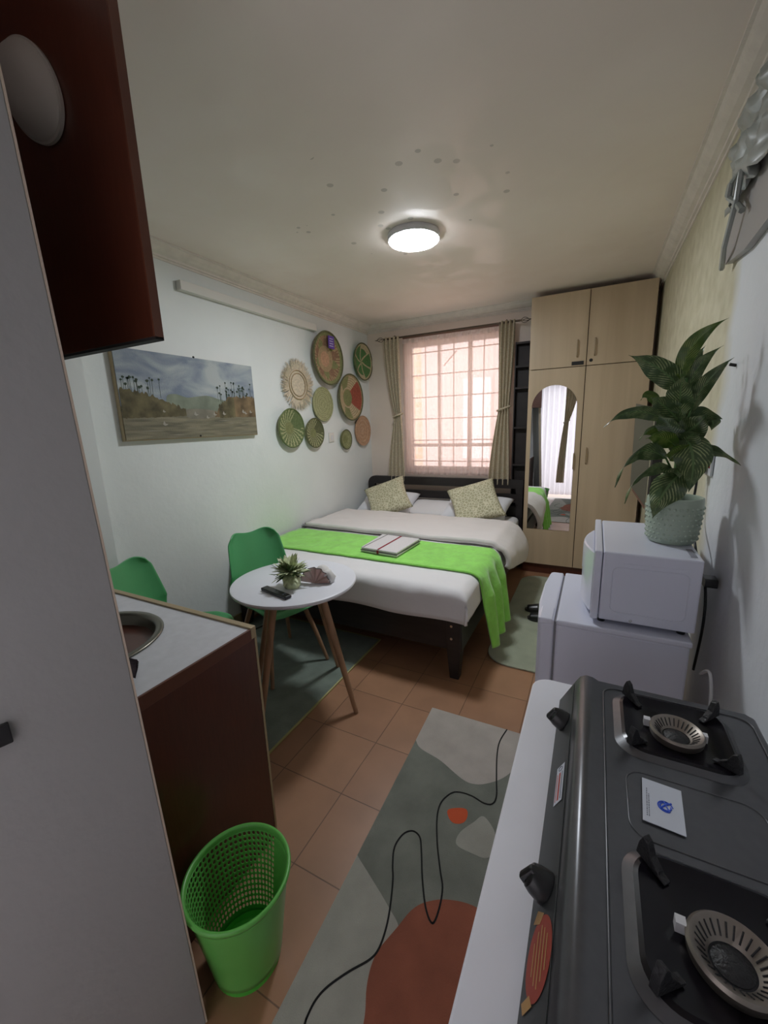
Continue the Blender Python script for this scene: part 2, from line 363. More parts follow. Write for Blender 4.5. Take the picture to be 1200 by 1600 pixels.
def tag(o, label, cat, group=None):
    o['label'] = label; o['category'] = cat
    if group: o['group'] = group
    return o
def struct(o): o['kind'] = 'structure'; return o
def thing(name, label, cat, loc, group=None):
    o = bpy.data.objects.new(name, None); C.objects.link(o); o.location = loc; o.empty_display_size = 0.1
    bpy.context.view_layer.update()
    return tag(o, label, cat, group)
def copy_tree(o, parent=None):
    c = o.copy(); C.objects.link(c); c.parent = parent
    for ch in list(o.children): copy_tree(ch, c)
    return c
def rrect(x0, x1, y0, y1, r, n=6):
    pts = []
    for cx, cy, a0 in ((x1 - r, y1 - r, 0), (x0 + r, y1 - r, PI / 2), (x0 + r, y0 + r, PI), (x1 - r, y0 + r, 1.5 * PI)):
        for i in range(n + 1): a = a0 + PI / 2 * i / n; pts.append((cx + r * math.cos(a), cy + r * math.sin(a)))
    return pts
def catmull(p, n=6, closed=True):
    k = len(p); out = []
    for i in range(k if closed else k - 1):
        g = (lambda q: Vector(p[q % k])) if closed else (lambda q: Vector(p[max(0, min(k - 1, q))]))
        a, b_, c, d = g(i - 1), g(i), g(i + 1), g(i + 2)
        for j in range(n):
            t = j / n
            out.append(0.5 * ((2 * b_) + (c - a) * t + (2 * a - 5 * b_ + 4 * c - d) * t * t + (3 * b_ - a - 3 * c + d) * t ** 3))
    if not closed: out.append(Vector(p[-1]))
    return out
def basis(origin, z, up=(0, 0, 1)):
    z = Vector(z).normalized(); x = Vector(up).cross(z)
    if x.length < 1e-4: x = Vector((1, 0, 0))
    x.normalize(); y = z.cross(x)
    m = Matrix((x, y, z)).transposed().to_4x4(); m.translation = Vector(origin); return m

# ============================================================= the room
XL, XR, YB, YF, ZC = -2.42, 0.40, 4.36, -0.40, 2.60
struct(MB().box(XL - .1, XR + .1, YF - .6, YB + .1, -.1, 0).build('floor', M['floor']))
struct(MB().box(XL - .1, XR + .1, YF - .1, YB + .1, ZC, ZC + .1).build('ceiling', M['ceiling']))
struct(MB().box(XL - .1, XL, YF - .1, YB + .1, 0, ZC).build('wall_left', M['wall']))
struct(MB().box(XL, -2.30, YF, 1.21, 0, ZC).build('wall_kitchen', M['wall']))
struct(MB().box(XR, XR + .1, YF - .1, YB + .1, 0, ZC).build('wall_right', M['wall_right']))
WX0, WX1, WZ0, WZ1 = -1.92, -0.86, 0.98, 2.36
wb = MB(); wb.box(XL, WX0, YB, YB + .12, 0, ZC); wb.box(WX1, XR, YB, YB + .12, 0, ZC); wb.box(WX0, WX1, YB, YB + .12, 0, WZ0); wb.box(WX0, WX1, YB, YB + .12, WZ1, ZC)
M['wall_cream'] = mat('cream_wall_paint', (0.80, 0.69, 0.61), 0.55, noise_s=2.5, noise_a=0.03, bump=0.15, bump_s=25)
struct(wb.build('wall_back', M['wall_cream']))
DX0, DX1 = -1.02, -0.15
wf = MB(); wf.box(XL, DX0, YF - .12, YF, 0, ZC); wf.box(DX1, XR, YF - .12, YF, 0, ZC); wf.box(DX0, DX1, YF - .12, YF, 2.12, ZC)
struct(wf.build('wall_front', M['wall_grey']))
# cornices: stepped cove along three walls
prof = [(0, 0), (0.09, 0), (0.09, -.010), (0.078, -.012), (0.068, -.030), (0.045, -.048), (0.024, -.056), (0.022, -.066), (0.010, -.068), (0.008, -.078), (0, -.078)]
struct(MB().prism([(XL + a, ZC + b_) for a, b_ in prof], 1.21, YB, axis='y').build('trim_1', M['cornice']))
struct(MB().prism([(XR - a, ZC + b_) for a, b_ in prof], YF, YB, axis='y').build('trim_2', M['cornice']))
struct(MB().prism([(YB - a, ZC + b_) for a, b_ in prof], XL, XR, axis='x').build('trim_3', M['cornice']))
struct(MB().box(XL, XL + .012, 1.21, YB, 0, .08).build('baseboard_left', M['edge'], bevel=.002))
# window: frame, mullions, glass
wn = struct(MB().box(WX0, WX1, YB - .02, YB + .10, WZ0 - .03, WZ0).build('window_1', M['frame_w']))
fr = MB()
for x0, x1 in ((WX0, WX0 + .04), (WX1 - .04, WX1), (-1.58, -1.545), (-1.235, -1.20)): fr.box(x0, x1, YB + .04, YB + .08, WZ0, WZ1)
for z0, z1 in ((WZ0, WZ0 + .04), (WZ1 - .04, WZ1), (1.24, 1.275)): fr.box(WX0 + .001, WX1 - .001, YB + .042, YB + .078, z0, z1)
fr.build('window_frame', M['frame_w'], wn)
MB().box(WX0, WX1, YB + .058, YB + .062, WZ0, WZ1).build('pane', M['glass'], wn)
gr = MB()
for i in range(7): x = WX0 + .05 + i * (WX1 - WX0 - .1) / 6; gr.tube([(x, YB + .015, WZ0), (x, YB + .015, WZ1)], .006, 8)
for i in range(6): z = WZ0 + .10 + i * .235; gr.tube([(WX0, YB + .015, z), (WX1, YB + .015, z)], .006, 8)
gr.tube([(-1.50, YB + .015, 2.10), (-1.36, YB + .015, 2.24)], .006, 8)
gr.build('burglar_bars', M['grille'], wn)
# outside: facing building and ground seen through the window
bd = thing('neighbouring_building', 'sunlit orange brick building wall seen through the bedroom window', 'building', (-1.4, 6.9, -3))
MB().box(-5, 2.5, 6.9, 7.1, -3, 4.2).build('wall', M['outside'], bd)
MPR = mat('pale_pink_render', (.74, .58, .54), .8)
for x in (-2.75, 0.8): MB().box(x, x + 1.5, 6.85, 6.9, .6, 2.9).build('pale_panel', MPR, bd)
MB().box(-2.0, -1.55, 6.80, 6.85, .9, 2.2).build('door', mat('white_outdoor_door', (.8, .74, .74), .6), bd)

# entrance door leaf, open at the left of the camera
LEAN = 0.053
def doorpt(s, z, t):     # s metres from the free edge toward the hinge, t thickness
    fx, fy = -0.790, 0.432; d = Vector((-0.2, -0.78)).normalized(); n = Vector((-d.y, d.x))
    p = Vector((fx, fy)) + d * s - n * t * -1
    return (p.x - LEAN * z, p.y, z)
def doorbox(s0, s1, z0, z1, t0, t1):
    vs = [doorpt(s, z, t) for s in (s0, s1) for t in (t0, t1) for z in (z0, z1)]
    return MB().add(vs, [(0, 1, 3, 2), (4, 6, 7, 5), (0, 4, 5, 1), (2, 3, 7, 6), (0, 2, 6, 4), (1, 5, 7, 3)])
dr = struct(doorbox(.004, .80, .008, 2.12, -.04, 0).build('door_1', M['doorgrey'], bevel=.002))
doorbox(0, .004, .008, 2.12, -.04, 0).build('door_edge', M['dooredge'], dr)
h = doorbox(.196, .245, .972, 1.01, 0, .010)
h.build('latch_handle', M['black'], dr, bevel=.002)

# ============================================================= kitchen corner, left
cab = thing('kitchen_cabinet', 'dark mahogany base cabinet carrying the sink worktop behind the open door', 'cabinet', (-1.5, .6, 0))
MB().box(-2.29, -.995, .32, .885, .10, .815).build('carcass', M['mahog'], cab)
MB().box(-.995, -.976, .30, .895, .0, .815).build('end_panel', M['mahog'], cab)
MB().box(-2.29, -.998, .36, .87, .0, .10).build('plinth', M['mahog'], cab)
MB().box(-.996, -.974, .895, .903, .0, .815).build('edge_strip', M['edge'], cab)
ct = thing('worktop', 'white kitchen worktop with beige back strip around the round sink', 'worktop', (-1.5, .6, .815))
cutx, cuty, cutr = -1.40, .60, .205
n = 48; ring = [(cutx + cutr * math.cos(2 * PI * i / n), cuty + cutr * math.sin(2 * PI * i / n)) for i in range(n)]
def sqpt(i):
    a = 2 * PI * i / n; c, s_ = math.cos(a), math.sin(a); k = 1e9
    if c > 1e-6: k = min(k, (-.982 - cutx) / c)
    if c < -1e-6: k = min(k, (-2.29 - cutx) / c)
    if s_ > 1e-6: k = min(k, (.882 - cuty) / s_)
    if s_ < -1e-6: k = min(k, (.305 - cuty) / s_)
    return (cutx + c * k, cuty + s_ * k)
outer = [sqpt(i) for i in range(n)]
for qx, qy in ((-.982, .882), (-.982, .305), (-2.29, .882), (-2.29, .305)):
    k_ = min(range(n), key=lambda i: (outer[i][0] - qx) ** 2 + (outer[i][1] - qy) ** 2); outer[k_] = (qx, qy)
slab = MB()
vs = [(x, y, z) for z in (.815, .85) for x, y in ring] + [(x, y, z) for z in (.815, .85) for x, y in outer]
fs = []
for i in range(n):
    j = (i + 1) % n
    fs += [(n + i, n + j, 3 * n + j, 3 * n + i), (i, 2 * n + i, 2 * n + j, j), (i, j, n + j, n + i), (2 * n + i, 3 * n + i, 3 * n + j, 2 * n + j)]
slab.add(vs, fs); slab.build('slab', M['counter_w'], ct)
MB().box(-2.29, -.974, .882, .904, .815, .856).build('edge_strip', M['edge'], ct, bevel=.002)
MB().box(-.982, -.974, .300, .882, .812, .852).build('front_edge', M['mahog_l'], ct, bevel=.001)
sk = thing('round_sink', 'round stainless steel sink bowl sunk into the white worktop', 'sink', (cutx, cuty, .85))
MB().lathe([(.214, .8505), (.220, .853), (.216, .857), (.198, .856), (.192, .848), (.184, .78), (.14, .70), (.05, .685), (0, .684)], 64, Matrix.Translation((cutx, cuty, 0))).build('bowl', M['darksteel'], sk, smooth='all')
MB().lathe([(.0, .690), (.03, .690), (.034, .686)], 32, Matrix.Translation((cutx, cuty, 0))).build('drain', M['steel'], sk, smooth=True)
cl = MB()
def clothf(u, v):
    x = -1.30 + .25 * u - .075 * v; y = .47 + .12 * v + .065 * u * (1 - v)
    z = .860 + .004 * math.sin(u * 9 + v * 4) + .004 * noise.noise(Vector((x * 20, y * 20, 0)))
    e = .004 * math.sin(v * 75) if u > .96 else 0
    return (x + e, y + .03 * (u - .5) ** 2, z + .004)
cl.grid(clothf, 24, 60)
tag(cl.build('dish_cloth', M['darkcloth'], solid=.006, smooth='all'), 'small dark plum cloth with frayed edge lying on the worktop by the sink', 'cloth')

# upper cabinet with its door swung open
uc = thing('wall_cabinet', 'tall dark mahogany wall cabinet with its glossy door swung open', 'cabinet', (-1.45, .3, 1.7))
MB().box(-1.80, -1.275, .05, .600, 1.70, ZC).build('carcass', M['mahog'], uc)
cdn = MB().box(-1.272, -.858, .604, .622, 1.702, 2.44).build('door', M['mahog'], uc, bevel=.001)
MB().box(-.858, -.853, .603, .623, 1.70, 2.442).build('edge_band', M['mahog_l'], cdn)
MB().box(-1.272, -.853, .603, .623, 1.696, 1.702).build('bottom_edge', M['blackm'], cdn)
# oval lamp on that door
ln = thing('bulkhead_light', 'unlit off-white oval dome light mounted on the open mahogany cabinet door', 'light', (-1.15, .60, 2.235))
bm_ = basis((-1.148, .604, 2.238), (0, -1, 0)) @ Matrix.Rotation(math.radians(-47), 4, 'Z')
pr = [(.1, 0), (.104, .006), (.100, .014), (.085, .026), (.06, .036), (.03, .041), (0, .042)]
MB().lathe([(a * 1.24, c) for a, c in pr], 56, bm_, sx=1, sy=.60).build('diffuser', M['plastic_w'], ln, smooth='all')
MB().lathe([(.100 * 1.24, -.0), (.108 * 1.24, .002), (.108 * 1.24, .008), (.100 * 1.24, .01)], 56, bm_, sx=1, sy=.60).build('base_ring', M['plastic_w'], ln, smooth=True)

# ============================================================= left wall
# painting
pt = thing('landscape_painting', 'landscape canvas of marsh, reeds and wading birds under cloudy sky on white wall', 'painting', (-2.40, 1.92, 1.45))
py0, py1, pz0, pz1 = 1.415, 2.445, 1.462, 1.972
m = mat('painted_canvas', (.3, .3, .3), 0.7, bump=0.2, bump_s=120); nt, b = nodes_of(m)
tc = nt.nodes.new('ShaderNodeTexCoord'); geo = tc.outputs['Generated']
sp = nt.nodes.new('ShaderNodeSeparateXYZ'); nt.links.new(geo, sp.inputs[0])
mp = nt.nodes.new('ShaderNodeMapping'); mp.inputs['Scale'].default_value = (1, 2.2, 2.6); nt.links.new(geo, mp.inputs[0])
cloud = noise_n(nt, mp.outputs[0], 1.7, 5, .6)
sky = ramp(nt, cloud, [(.34, (.19, .23, .30)), (.48, (.31, .35, .39)), (.62, (.44, .47, .47))])
mp2 = nt.nodes.new('ShaderNodeMapping'); mp2.inputs['Scale'].default_value = (1, 3, 16); nt.links.new(geo, mp2.inputs[0])
gr_ = noise_n(nt, mp2.outputs[0], 1.8, 6, .4)
ground = ramp(nt, gr_, [(.3, (.12, .11, .075)), (.5, (.20, .18, .12)), (.7, (.27, .24, .16))])
edge_n = mathn(nt, 'MULTIPLY_ADD', noise_n(nt, mp.outputs[0], 9, 4), .05, sp.outputs[2])
isky = mathn(nt, 'GREATER_THAN', edge_n, .40)
nt.links.new(mix_rgb(nt, isky, ground, sky), b.inputs['Base Color']); M['canvas'] = m
MB().box(-2.388, -2.383, py0, py1, pz0, pz1).build('canvas', M['canvas'], pt)
MB().box(XL + .002, -2.388, py0 - .004, py1 + .004, pz0 - .006, pz1).build('stretcher', M['edge'], pt)
def py(u, v): return (py0 + u * (py1 - py0), pz0 + v * (pz1 - pz0))
hill = mat('painted_hills', (.22, .25, .19), .8, noise_s=8, noise_a=.3); bush = mat('painted_brush', (.12, .10, .05), .8, noise_s=14, noise_a=.55)
bushr = mat('painted_rust_brush', (.17, .115, .06), .8, noise_s=14, noise_a=.5); reed = mat('painted_reeds', (.04, .06, .04), .8); bird = mat('painted_birds', (.36, .33, .28), .8); shine = mat('painted_water_light', (.24, .22, .17), .8, noise_s=10, noise_a=.3)
pp = MB()
def blob(pts, lay, mi):
    q = catmull([py(*p) for p in pts], 5); pp.prism([(a.x, a.y) for a in q], -2.3829 + .0003 * lay, -2.3826 + .0003 * lay, mi, axis='x')
blob([(.28, .50), (.34, .535), (.42, .50), (.50, .52), (.58, .535), (.66, .50), (.72, .47), (.70, .36), (.5, .33), (.3, .34)], 0, 0)
blob([(.38, .34), (.5, .36), (.62, .34), (.66, .28), (.55, .24), (.42, .24)], 1, 5)
def ragged(u0, u1, top, bot, mi, lay, seed):
    rr = random.Random(seed); pts = []; k = 46
    for i in range(k + 1):
        u = u0 + (u1 - u0) * i / k; pts.append(py(u, top(i / k) + rr.uniform(-.018, .025)))
    for i in range(k + 1):
        u = u1 + (u0 - u1) * i / k; pts.append(py(u, bot(1 - i / k) + rr.uniform(-.006, .006)))
    pp.prism(pts, -2.3829 + .0003 * lay, -2.3826 + .0003 * lay, mi, axis='x')
ragged(.002, .40, lambda t: .56 - .22 * t ** 1.7, lambda t: .24 + .03 * t, 1, 3, 1)
ragged(.62, .998, lambda t: .30 + .24 * min(1, t * 2.6), lambda t: .26, 2, 3, 2)
ragged(.66, .80, lambda t: .42 + .12 * t, lambda t: .25, 1, 4, 3)
rr = random.Random(5)
for u0, u1, v0, v1, k in ((.02, .26, .52, .70, 16), (.66, .98, .50, .74, 34)):
    for i in range(k):
        u = rr.uniform(u0, u1); v = rr.uniform(v0 + .05, v1); a = py(u, v); c = py(u + rr.uniform(-.006, .006), v0 - .04)
        pp.prism([(a[0] - .001, a[1]), (a[0] + .001, a[1]), (c[0] + .001, c[1]), (c[0] - .001, c[1])], -2.3822, -2.3820, 3, axis='x')
        k2 = rr.uniform(.006, .011); pp.prism([(a[0] + k2 * math.cos(t) * rr.uniform(.6, 1.2), a[1] + k2 * .8 * math.sin(t)) for t in [0, .8, 1.6, 2.4, 3.2, 4, 4.8, 5.6]], -2.3820, -2.3818, 3, axis='x')
for u, v, s_ in ((.47, .29, 1), (.56, .25, .8), (.62, .29, .9), (.70, .30, .9), (.88, .33, 1), (.90, .31, .8), (.95, .33, .8), (.25, .32, .6), (.245, .17, 1)):
    a = py(u, v); q = .012 * s_
    pp.prism([(a[0] - q * 1.3, a[1]), (a[0] - q * .3, a[1] - q * .7), (a[0] + q, a[1] - q * .4), (a[0] + q * 1.6, a[1] + q * .1), (a[0] + q * .3, a[1] + q * .3), (a[0] - q * .2, a[1] + q * 1.5), (a[0] - q * .6, a[1] + q * 1.6)], -2.3814, -2.3811, 4, axis='x')
for i in range(10):
    u = rr.uniform(.05, .9); v = rr.uniform(.04, .22); a = py(u, v); L_ = rr.uniform(.03, .10)
    pp.prism([(a[0] - L_, a[1]), (a[0], a[1] - .003), (a[0] + L_, a[1]), (a[0], a[1] + .003)], -2.3828, -2.3826, 5, axis='x')
pp.build('painted_scene', [hill, bush, bushr, reed, bird, shine], pt)
for yy, zz in ((py0 + .52, pz1 + .004), (py0 + .50, pz0 + .008)):
    MB().lathe([(.0, .008), (.006, .006), (.007, 0)], 12, basis((-2.386, yy, zz), (1, 0, 0))).build('screw', M['blackm'], pt)

tag(MB().box(XL + .001, XL + .045, 1.90, 3.32, 2.375, 2.432).build('cable_trunking', M['trunk'], bevel=.003), 'long white plastic cable trunking fixed high on the left wall under the cornice', 'cable cover')
swt = thing('light_switch', 'small white light switch on left wall between the small baskets', 'light switch', (XL, 3.51, 1.39))
MB().box(XL + .001, XL + .010, 3.465, 3.555, 1.345, 1.44).build('plate', M['trunk'], swt, bevel=.003)
MB().box(XL + .010, XL + .014, 3.50, 3.53, 1.372, 1.412).build('rocker', M['white'], swt, bevel=.001)

# baskets: coiled discs; colour set per coil and per wedge
def basket(cy, cz, r, depth, cf, mats, label, rim=None, name='woven_basket', nseg=96, rings=22, flatc=.35):
    t = thing(name, label, 'basket', (XL + .02, cy, cz), 'woven baskets hung on the left wall')
    def z_at(q):   # bowl opening to the room: centre near the wall, rim forward
        return .012 + depth * max(0, (q - flatc) / (1 - flatc)) ** 1.3
    prof_ = []
    for i in range(rings * 2 + 1):
        q = i / (rings * 2); ridge = .0022 if i % 2 else 0
        prof_.append((r * q, z_at(q) + ridge))
    bmx = basis((XL + .002, cy, cz), (1, 0, 0))
    body = MB(); body.lathe(prof_, nseg, bmx, mf=lambda i, j: cf((i + .5) / (rings * 2), (j + .5) / nseg * 2 * PI))
    last = z_at(1); body.lathe([(r, last), (r * 1.012, last - .006), (r * .96, last - .02), (r * flatc, .001), (0, 0)], nseg, bmx, mf=lambda i, j: 0)
    body.build('weave', mats, t, smooth='all')
    if rim is not None:
        k = 80; MB().tube([bmx @ Vector((r * math.cos(2 * PI * i / k), r * math.sin(2 * PI * i / k), last)) for i in range(k)], max(.006, r * .035), 8, closed=True).build('rim', rim, t, smooth='all')
    return t
def bigf(q, a):
    k = 10; ph = (a * k / (2 * PI)) % 1
    if q < .30: return 1
    if q < .50: return 0
    if q < .60 + .22 * (1 - abs(ph - .5) * 2): return 2 if (int(a * k / (2 * PI)) % 2) else 3
    if q < .86: return 0 if int(a * 40 / PI) % 2 else 3
    return 2
basket(3.466, 2.15, .243, .05, bigf, [BK['straw'], BK['peach'], BK['olive'], BK['brown']], 'largest woven basket, brown star pattern with a purple tag near its top', BK['dkolive'])
tagt = MB(); tagt.box(XL + .068, XL + .071, 3.46, 3.56, 2.245, 2.36, 0)
for i in range(4): tagt.box(XL + .071, XL + .0715, 3.475 + .002 * i, 3.54, 2.265 + i * .022, 2.271 + i * .022, 1)
tag(tagt.build('price_tag', [M['purple'], M['card']]), 'small purple printed tag stuck to the largest woven basket', 'tag')
def greenf(q, a):
    if q > .88: return 1
    k = (a + .4) % (2 * PI / 6)
    if k < .09 / max(q, .15): return 1
    if q > .72 and (int((a + .4) / (2 * PI / 6)) in (1, 4)): return 1
    return 0 if int(q * 30) % 4 else 2
basket(4.17, 2.20, .195, .035, greenf, [BK['green'], BK['cream'], BK['dkgreen']], 'round green basket with cream spokes like a lime slice, nearest the window corner', BK['dkolive'])
def redf(q, a):
    if q < .36: return 3
    s_ = int(((a + 2.2) % (2 * PI)) / (2 * PI / 8))
    if q > .93: return 1
    if s_ in (2, 3): return 2
    if s_ in (0, 5) and q > .45: return 3
    return 0 if int(q * 22) % 2 else 1
basket(3.85, 1.80, .236, .05, redf, [BK['cream'], BK['straw'], BK['rust'], BK['olive']], 'deep cream basket with rust red wedge and olive centre', BK['dkolive'])
basket(3.378, 1.718, .160, .012, lambda q, a: 0 if int(q * 44) % 5 else 1, [BK['sage'], BK['olive']], 'plain sage green woven disc in the middle of the basket group', BK['sage'], flatc=.1)
def shellf(q, a):
    if q < .32: return 1
    return 0 if math.sin(a * 22 + q * 9) > .15 and (a % (2 * PI)) > 1.2 else 2
basket(2.861, 1.499, .166, .03, shellf, [BK['sage'], BK['olive'], BK['dkgreen']], 'olive basket with radiating pale strokes, lower left end of the basket group', BK['dkgreen'])
basket(3.200, 1.447, .136, .025, shellf, [BK['sage'], BK['olive'], BK['dkolive']], 'smaller olive basket with radiating strokes, just left of the light switch', BK['dkolive'])
basket(3.757, 1.361, .102, .02, lambda q, a: 0 if q < .45 or int(q * 20) % 3 else 1, [BK['olive'], BK['sage']], 'smallest olive brown basket, just right of the light switch', BK['dkolive'])
basket(4.125, 1.442, .165, .018, lambda q, a: 1 if q < .12 or int(q * 16) % 4 == 3 else 0, [BK['peach'], BK['peach2']], 'plain peach coloured disc, lowest at the right of the basket group', BK['peach'], flatc=.1)
# fringed one
t = thing('fringed_basket', 'round cream wall hanging with a shaggy raffia fringe', 'basket', (XL + .02, 3.018, 1.876), 'woven baskets hung on the left wall')
bmx = basis((XL + .002, 3.018, 1.876), (1, 0, 0))
MB().lathe([(0, .016)] + [(.13 * i / 24, .016 + (.003 if i % 2 else 0)) for i in range(1, 25)] + [(.132, .002), (0, 0)], 72, bmx).build('weave', BK['ivory'], t, smooth='all')
for rr_ in (.098, .124):
    MB().tube([bmx @ Vector((rr_ * math.cos(2 * PI * i / 60), rr_ * math.sin(2 * PI * i / 60), .022)) for i in range(60)], .004, 6, closed=True).build('braid', BK['straw'], t, smooth='all')
frg = MB(); rf = random.Random(3)
for i in range(420):
    a = rf.uniform(0, 2 * PI); r1 = rf.uniform(.195, .232); da = rf.uniform(-.06, .06); zz = rf.uniform(.006, .028)
    p0 = bmx @ Vector((.122 * math.cos(a), .122 * math.sin(a), .012)); p1 = bmx @ Vector((r1 * math.cos(a + da), r1 * math.sin(a + da), zz))
    pm = bmx @ Vector((.17 * math.cos(a + da * .3), .17 * math.sin(a + da * .3), .014 + rf.uniform(0, .006)))
    frg.tube([p0, pm, p1], [.0030, .0026, .0012], 4)
fo = frg.build('fringe', BK['ivory'], t); fo['kind'] = 'stuff'

# ============================================================= ceiling lamp
lp = thing('ceiling_lamp', 'lit round white ceiling lamp above the foot of the bed', 'ceiling light', (-1.04, 2.49, ZC))
T = Matrix.Translation((-1.04, 2.49, 0))
MB().lathe([(0, ZC - .001), (.152, ZC - .001), (.155, ZC - .012), (.155, ZC - .030), (.150, ZC - .036), (.145, ZC - .036)], 72, T).build('housing', M['white'], lp, smooth=True)
MB().lathe([(.147, ZC - .034), (.146, ZC - .040), (.10, ZC - .045), (0, ZC - .047)], 72, T).build('diffuser', M['lamp'], lp, smooth='all')

# ============================================================= window dressing
rd = thing('curtain_rod', 'brown curtain rod with open wire finials above the window', 'curtain rod', (-1.4, 4.27, 2.42))
MB().tube([(-1.93, 4.275, 2.415), (-.80, 4.275, 2.415)], .014, 12).build('inner_pole', M['rod'], rd, smooth=True)
MB().tube([(-2.14, 4.23, 2.415), (-.70, 4.23, 2.415)], .009, 10).build('pole', M['iron_b'], rd, smooth=True)
for x, sx in ((-2.14, -1), (-.70, 1)):
    fn = MB()
    for k in range(4):
        a = k * PI / 2
        fn.tube([(x + sx * .085 * u, 4.23 + .024 * math.sin(PI * u) * math.cos(a + u), 2.415 + .024 * math.sin(PI * u) * math.sin(a + u)) for u in [i / 8 for i in range(9)]], .003, 6)
    fn.tube([(x + sx * .085, 4.23, 2.415), (x + sx * .11, 4.23, 2.415)], [.006, .002], 8)
    fn.build('finial', M['iron_b'], rd, smooth=True)
for x in (-2.02, -.83): MB().tube([(x, YB, 2.44), (x, 4.25, 2.44), (x, 4.23, 2.415)], .006, 8).build('bracket', M['iron_b'], rd, smooth=True)
def curtain(xc_top, w_top, xc_mid, w_mid, xc_bot, w_bot, ztop, zmid, zbot, y, folds, label, amp=.022, mt='curtain', name='curtain', group=None):
    t = thing(name, label, 'curtain', (xc_top, y, ztop), group)
    def fn(u, v):
        z = ztop + (zbot - ztop) * v; zm = (ztop - zmid) / (ztop - zbot)
        if v < zm: q = (v / zm) ** 1.8; xc = xc_top + (xc_mid - xc_top) * q; w_ = w_top + (w_mid - w_top) * q
        else: q = 1 - (1 - (v - zm) / (1 - zm)) ** 1.5; xc = xc_mid + (xc_bot - xc_mid) * q; w_ = w_mid + (w_bot - w_mid) * q
        a = amp * (.55 + .45 * w_ / w_top)
        return (xc + (u - .5) * w_, y + a * math.sin(u * folds * 2 * PI + .6 * math.sin(v * 5)), z + .0)
    MB().grid(fn, folds * 14, 60).build('drape', M[mt], t, smooth='all', solid=.002)
    if mt == 'curtain':
        MB().tube([(xc_mid + (w_mid / 2 + .012) * math.cos(a), y + .036 * math.sin(a), zmid + .02 * math.cos(a)) for a in [i * 2 * PI / 24 for i in range(24)]], .010, 8, closed=True).build('tieback', M['curtain'], t, smooth='all')
    return t
curtain(-2.05, .19, -1.99, .085, -2.02, .21, 2.43, 1.60, .86, 4.225, 4, 'sage patterned curtain tied in the middle, on the left of the window', group='sage tied curtains at the bedroom window')
curtain(-.82, .15, -.83, .10, -.86, .21, 2.43, 1.62, .86, 4.225, 4, 'sage patterned curtain tied in the middle, beside the wardrobe', group='sage tied curtains at the bedroom window')
nc = thing('net_curtain', 'sheer pink net curtain hanging across the whole bedroom window', 'net curtain', (-1.4, 4.30, 2.4))
MB().grid(lambda u, v: (-1.95 + 1.10 * u, 4.30 + .012 * math.sin(u * 17 * 2 * PI) * (.4 + .6 * v) + .006 * math.sin(u * 61), 2.385 - 1.45 * v), 240, 20).build('sheer', M['net'], nc, smooth='all')
MB().grid(lambda u, v: (-1.95 + 1.10 * u, 4.297 + .010 * math.sin(u * 17 * 2 * PI), 2.41 - .05 * v), 200, 2).build('heading', M['tape'], nc, smooth='all')

# door curtain at the entrance behind the camera (seen in the wardrobe mirror)
dcn = thing('door_curtain', 'pale net curtain across the entrance, reflected in the wardrobe mirror', 'curtain', (-.6, -.3, 2.2))
MB().grid(lambda u, v: (-1.0 + .84 * u, -.33 + .02 * math.sin(u * 9 * 2 * PI), 2.2 - 2.14 * v), 160, 20).build('sheer', M['net_door'], dcn, smooth='all')
curtain(-.42, .22, -.50, .08, -.56, .14, 2.2, 1.45, .30, -.27, 4, 'sage curtain tied back at the entrance, reflected in the wardrobe mirror')
MB().tube([(-1.02, -.30, 2.2), (-.14, -.30, 2.2)], .010, 8).build('rail', M['rod'], dcn)

# ============================================================= wardrobe
wd = thing('wardrobe', 'tall light oak wardrobe with arched mirror on its left door', 'wardrobe', (-.11, 4.1, 0))
WXa, WXb, WY = -.585, .365, 4.08
MB().box(WXa + .002, WXb - .002, WY + .02, YB - .002, .10, 2.555).build('carcass', M['ward'], wd)
MB().box(WXa + .01, WXb - .01, WY + .03, YB - .002, 0, .10).build('plinth', M['mahog'], wd)
MB().box(WXa + .002, WXa + .02, WY + .005, YB - .004, .10, 2.556).build('side_panel', M['ward'], wd)
g_ = .003
def wdoor(x0, x1, z0, z1, hx, hz):
    d_ = MB().box(x0 + g_, x1 - g_, WY, WY + .018, z0 + g_, z1 - g_).build('door', M['ward'], wd, bevel=.0015)
    hd = MB(); hd.tube([(hx, WY - .004, hz), (hx, WY - .022, hz + .012), (hx, WY - .022, hz + .128), (hx, WY - .004, hz + .14)], .0055, 8)
    hd.build('handle', M['ward_h'], d_, smooth=True); return d_
M['ward_h'] = mat('oak_bar_handle', (.33, .24, .14), .4)
MB().box(WXa + .004, WXb - .004, WY + .019, WY + .022, .105, 2.55).build('door_gap', M['ward_in'], wd)
mid = -.115
wdoor(WXa, mid, 1.943, 2.557, mid - .075, 2.02); wdoor(mid, WXb, 1.943, 2.557, mid + .06, 2.02)
dl = wdoor(WXa, mid, .10, 1.943, mid - .05, 1.05); wdoor(mid, WXb, .10, 1.943, mid + .05, 1.10)
MB().box(mid - .115, mid - .02, WY - .006, WY, 1.955, 1.985).build('hasp', M['blackm'], wd)
MB().lathe([(0, .008), (.012, .008), (.014, 0)], 16, basis((mid + .035, WY, 1.985), (0, -1, 0))).build('lock', M['blackm'], wd)
# arched mirror glued on the lower left door
mx0, mx1, mz0, mz1 = -.545, -.165, .46, 1.80; rm = (mx1 - mx0) / 2
arc = [(mx0 + rm + rm * math.cos(a), mz1 - rm + rm * math.sin(a)) for a in [PI * i / 24 for i in range(25)]]
mr = thing('mirror', 'tall arched frameless mirror stuck on the left wardrobe door', 'mirror', (mx0 + rm, WY, mz0))
MB().prism([(mx1, mz0)] + arc + [(mx0, mz0)], WY - .0045, WY - .0015, axis='y').build('glass', M['mirror'], mr)
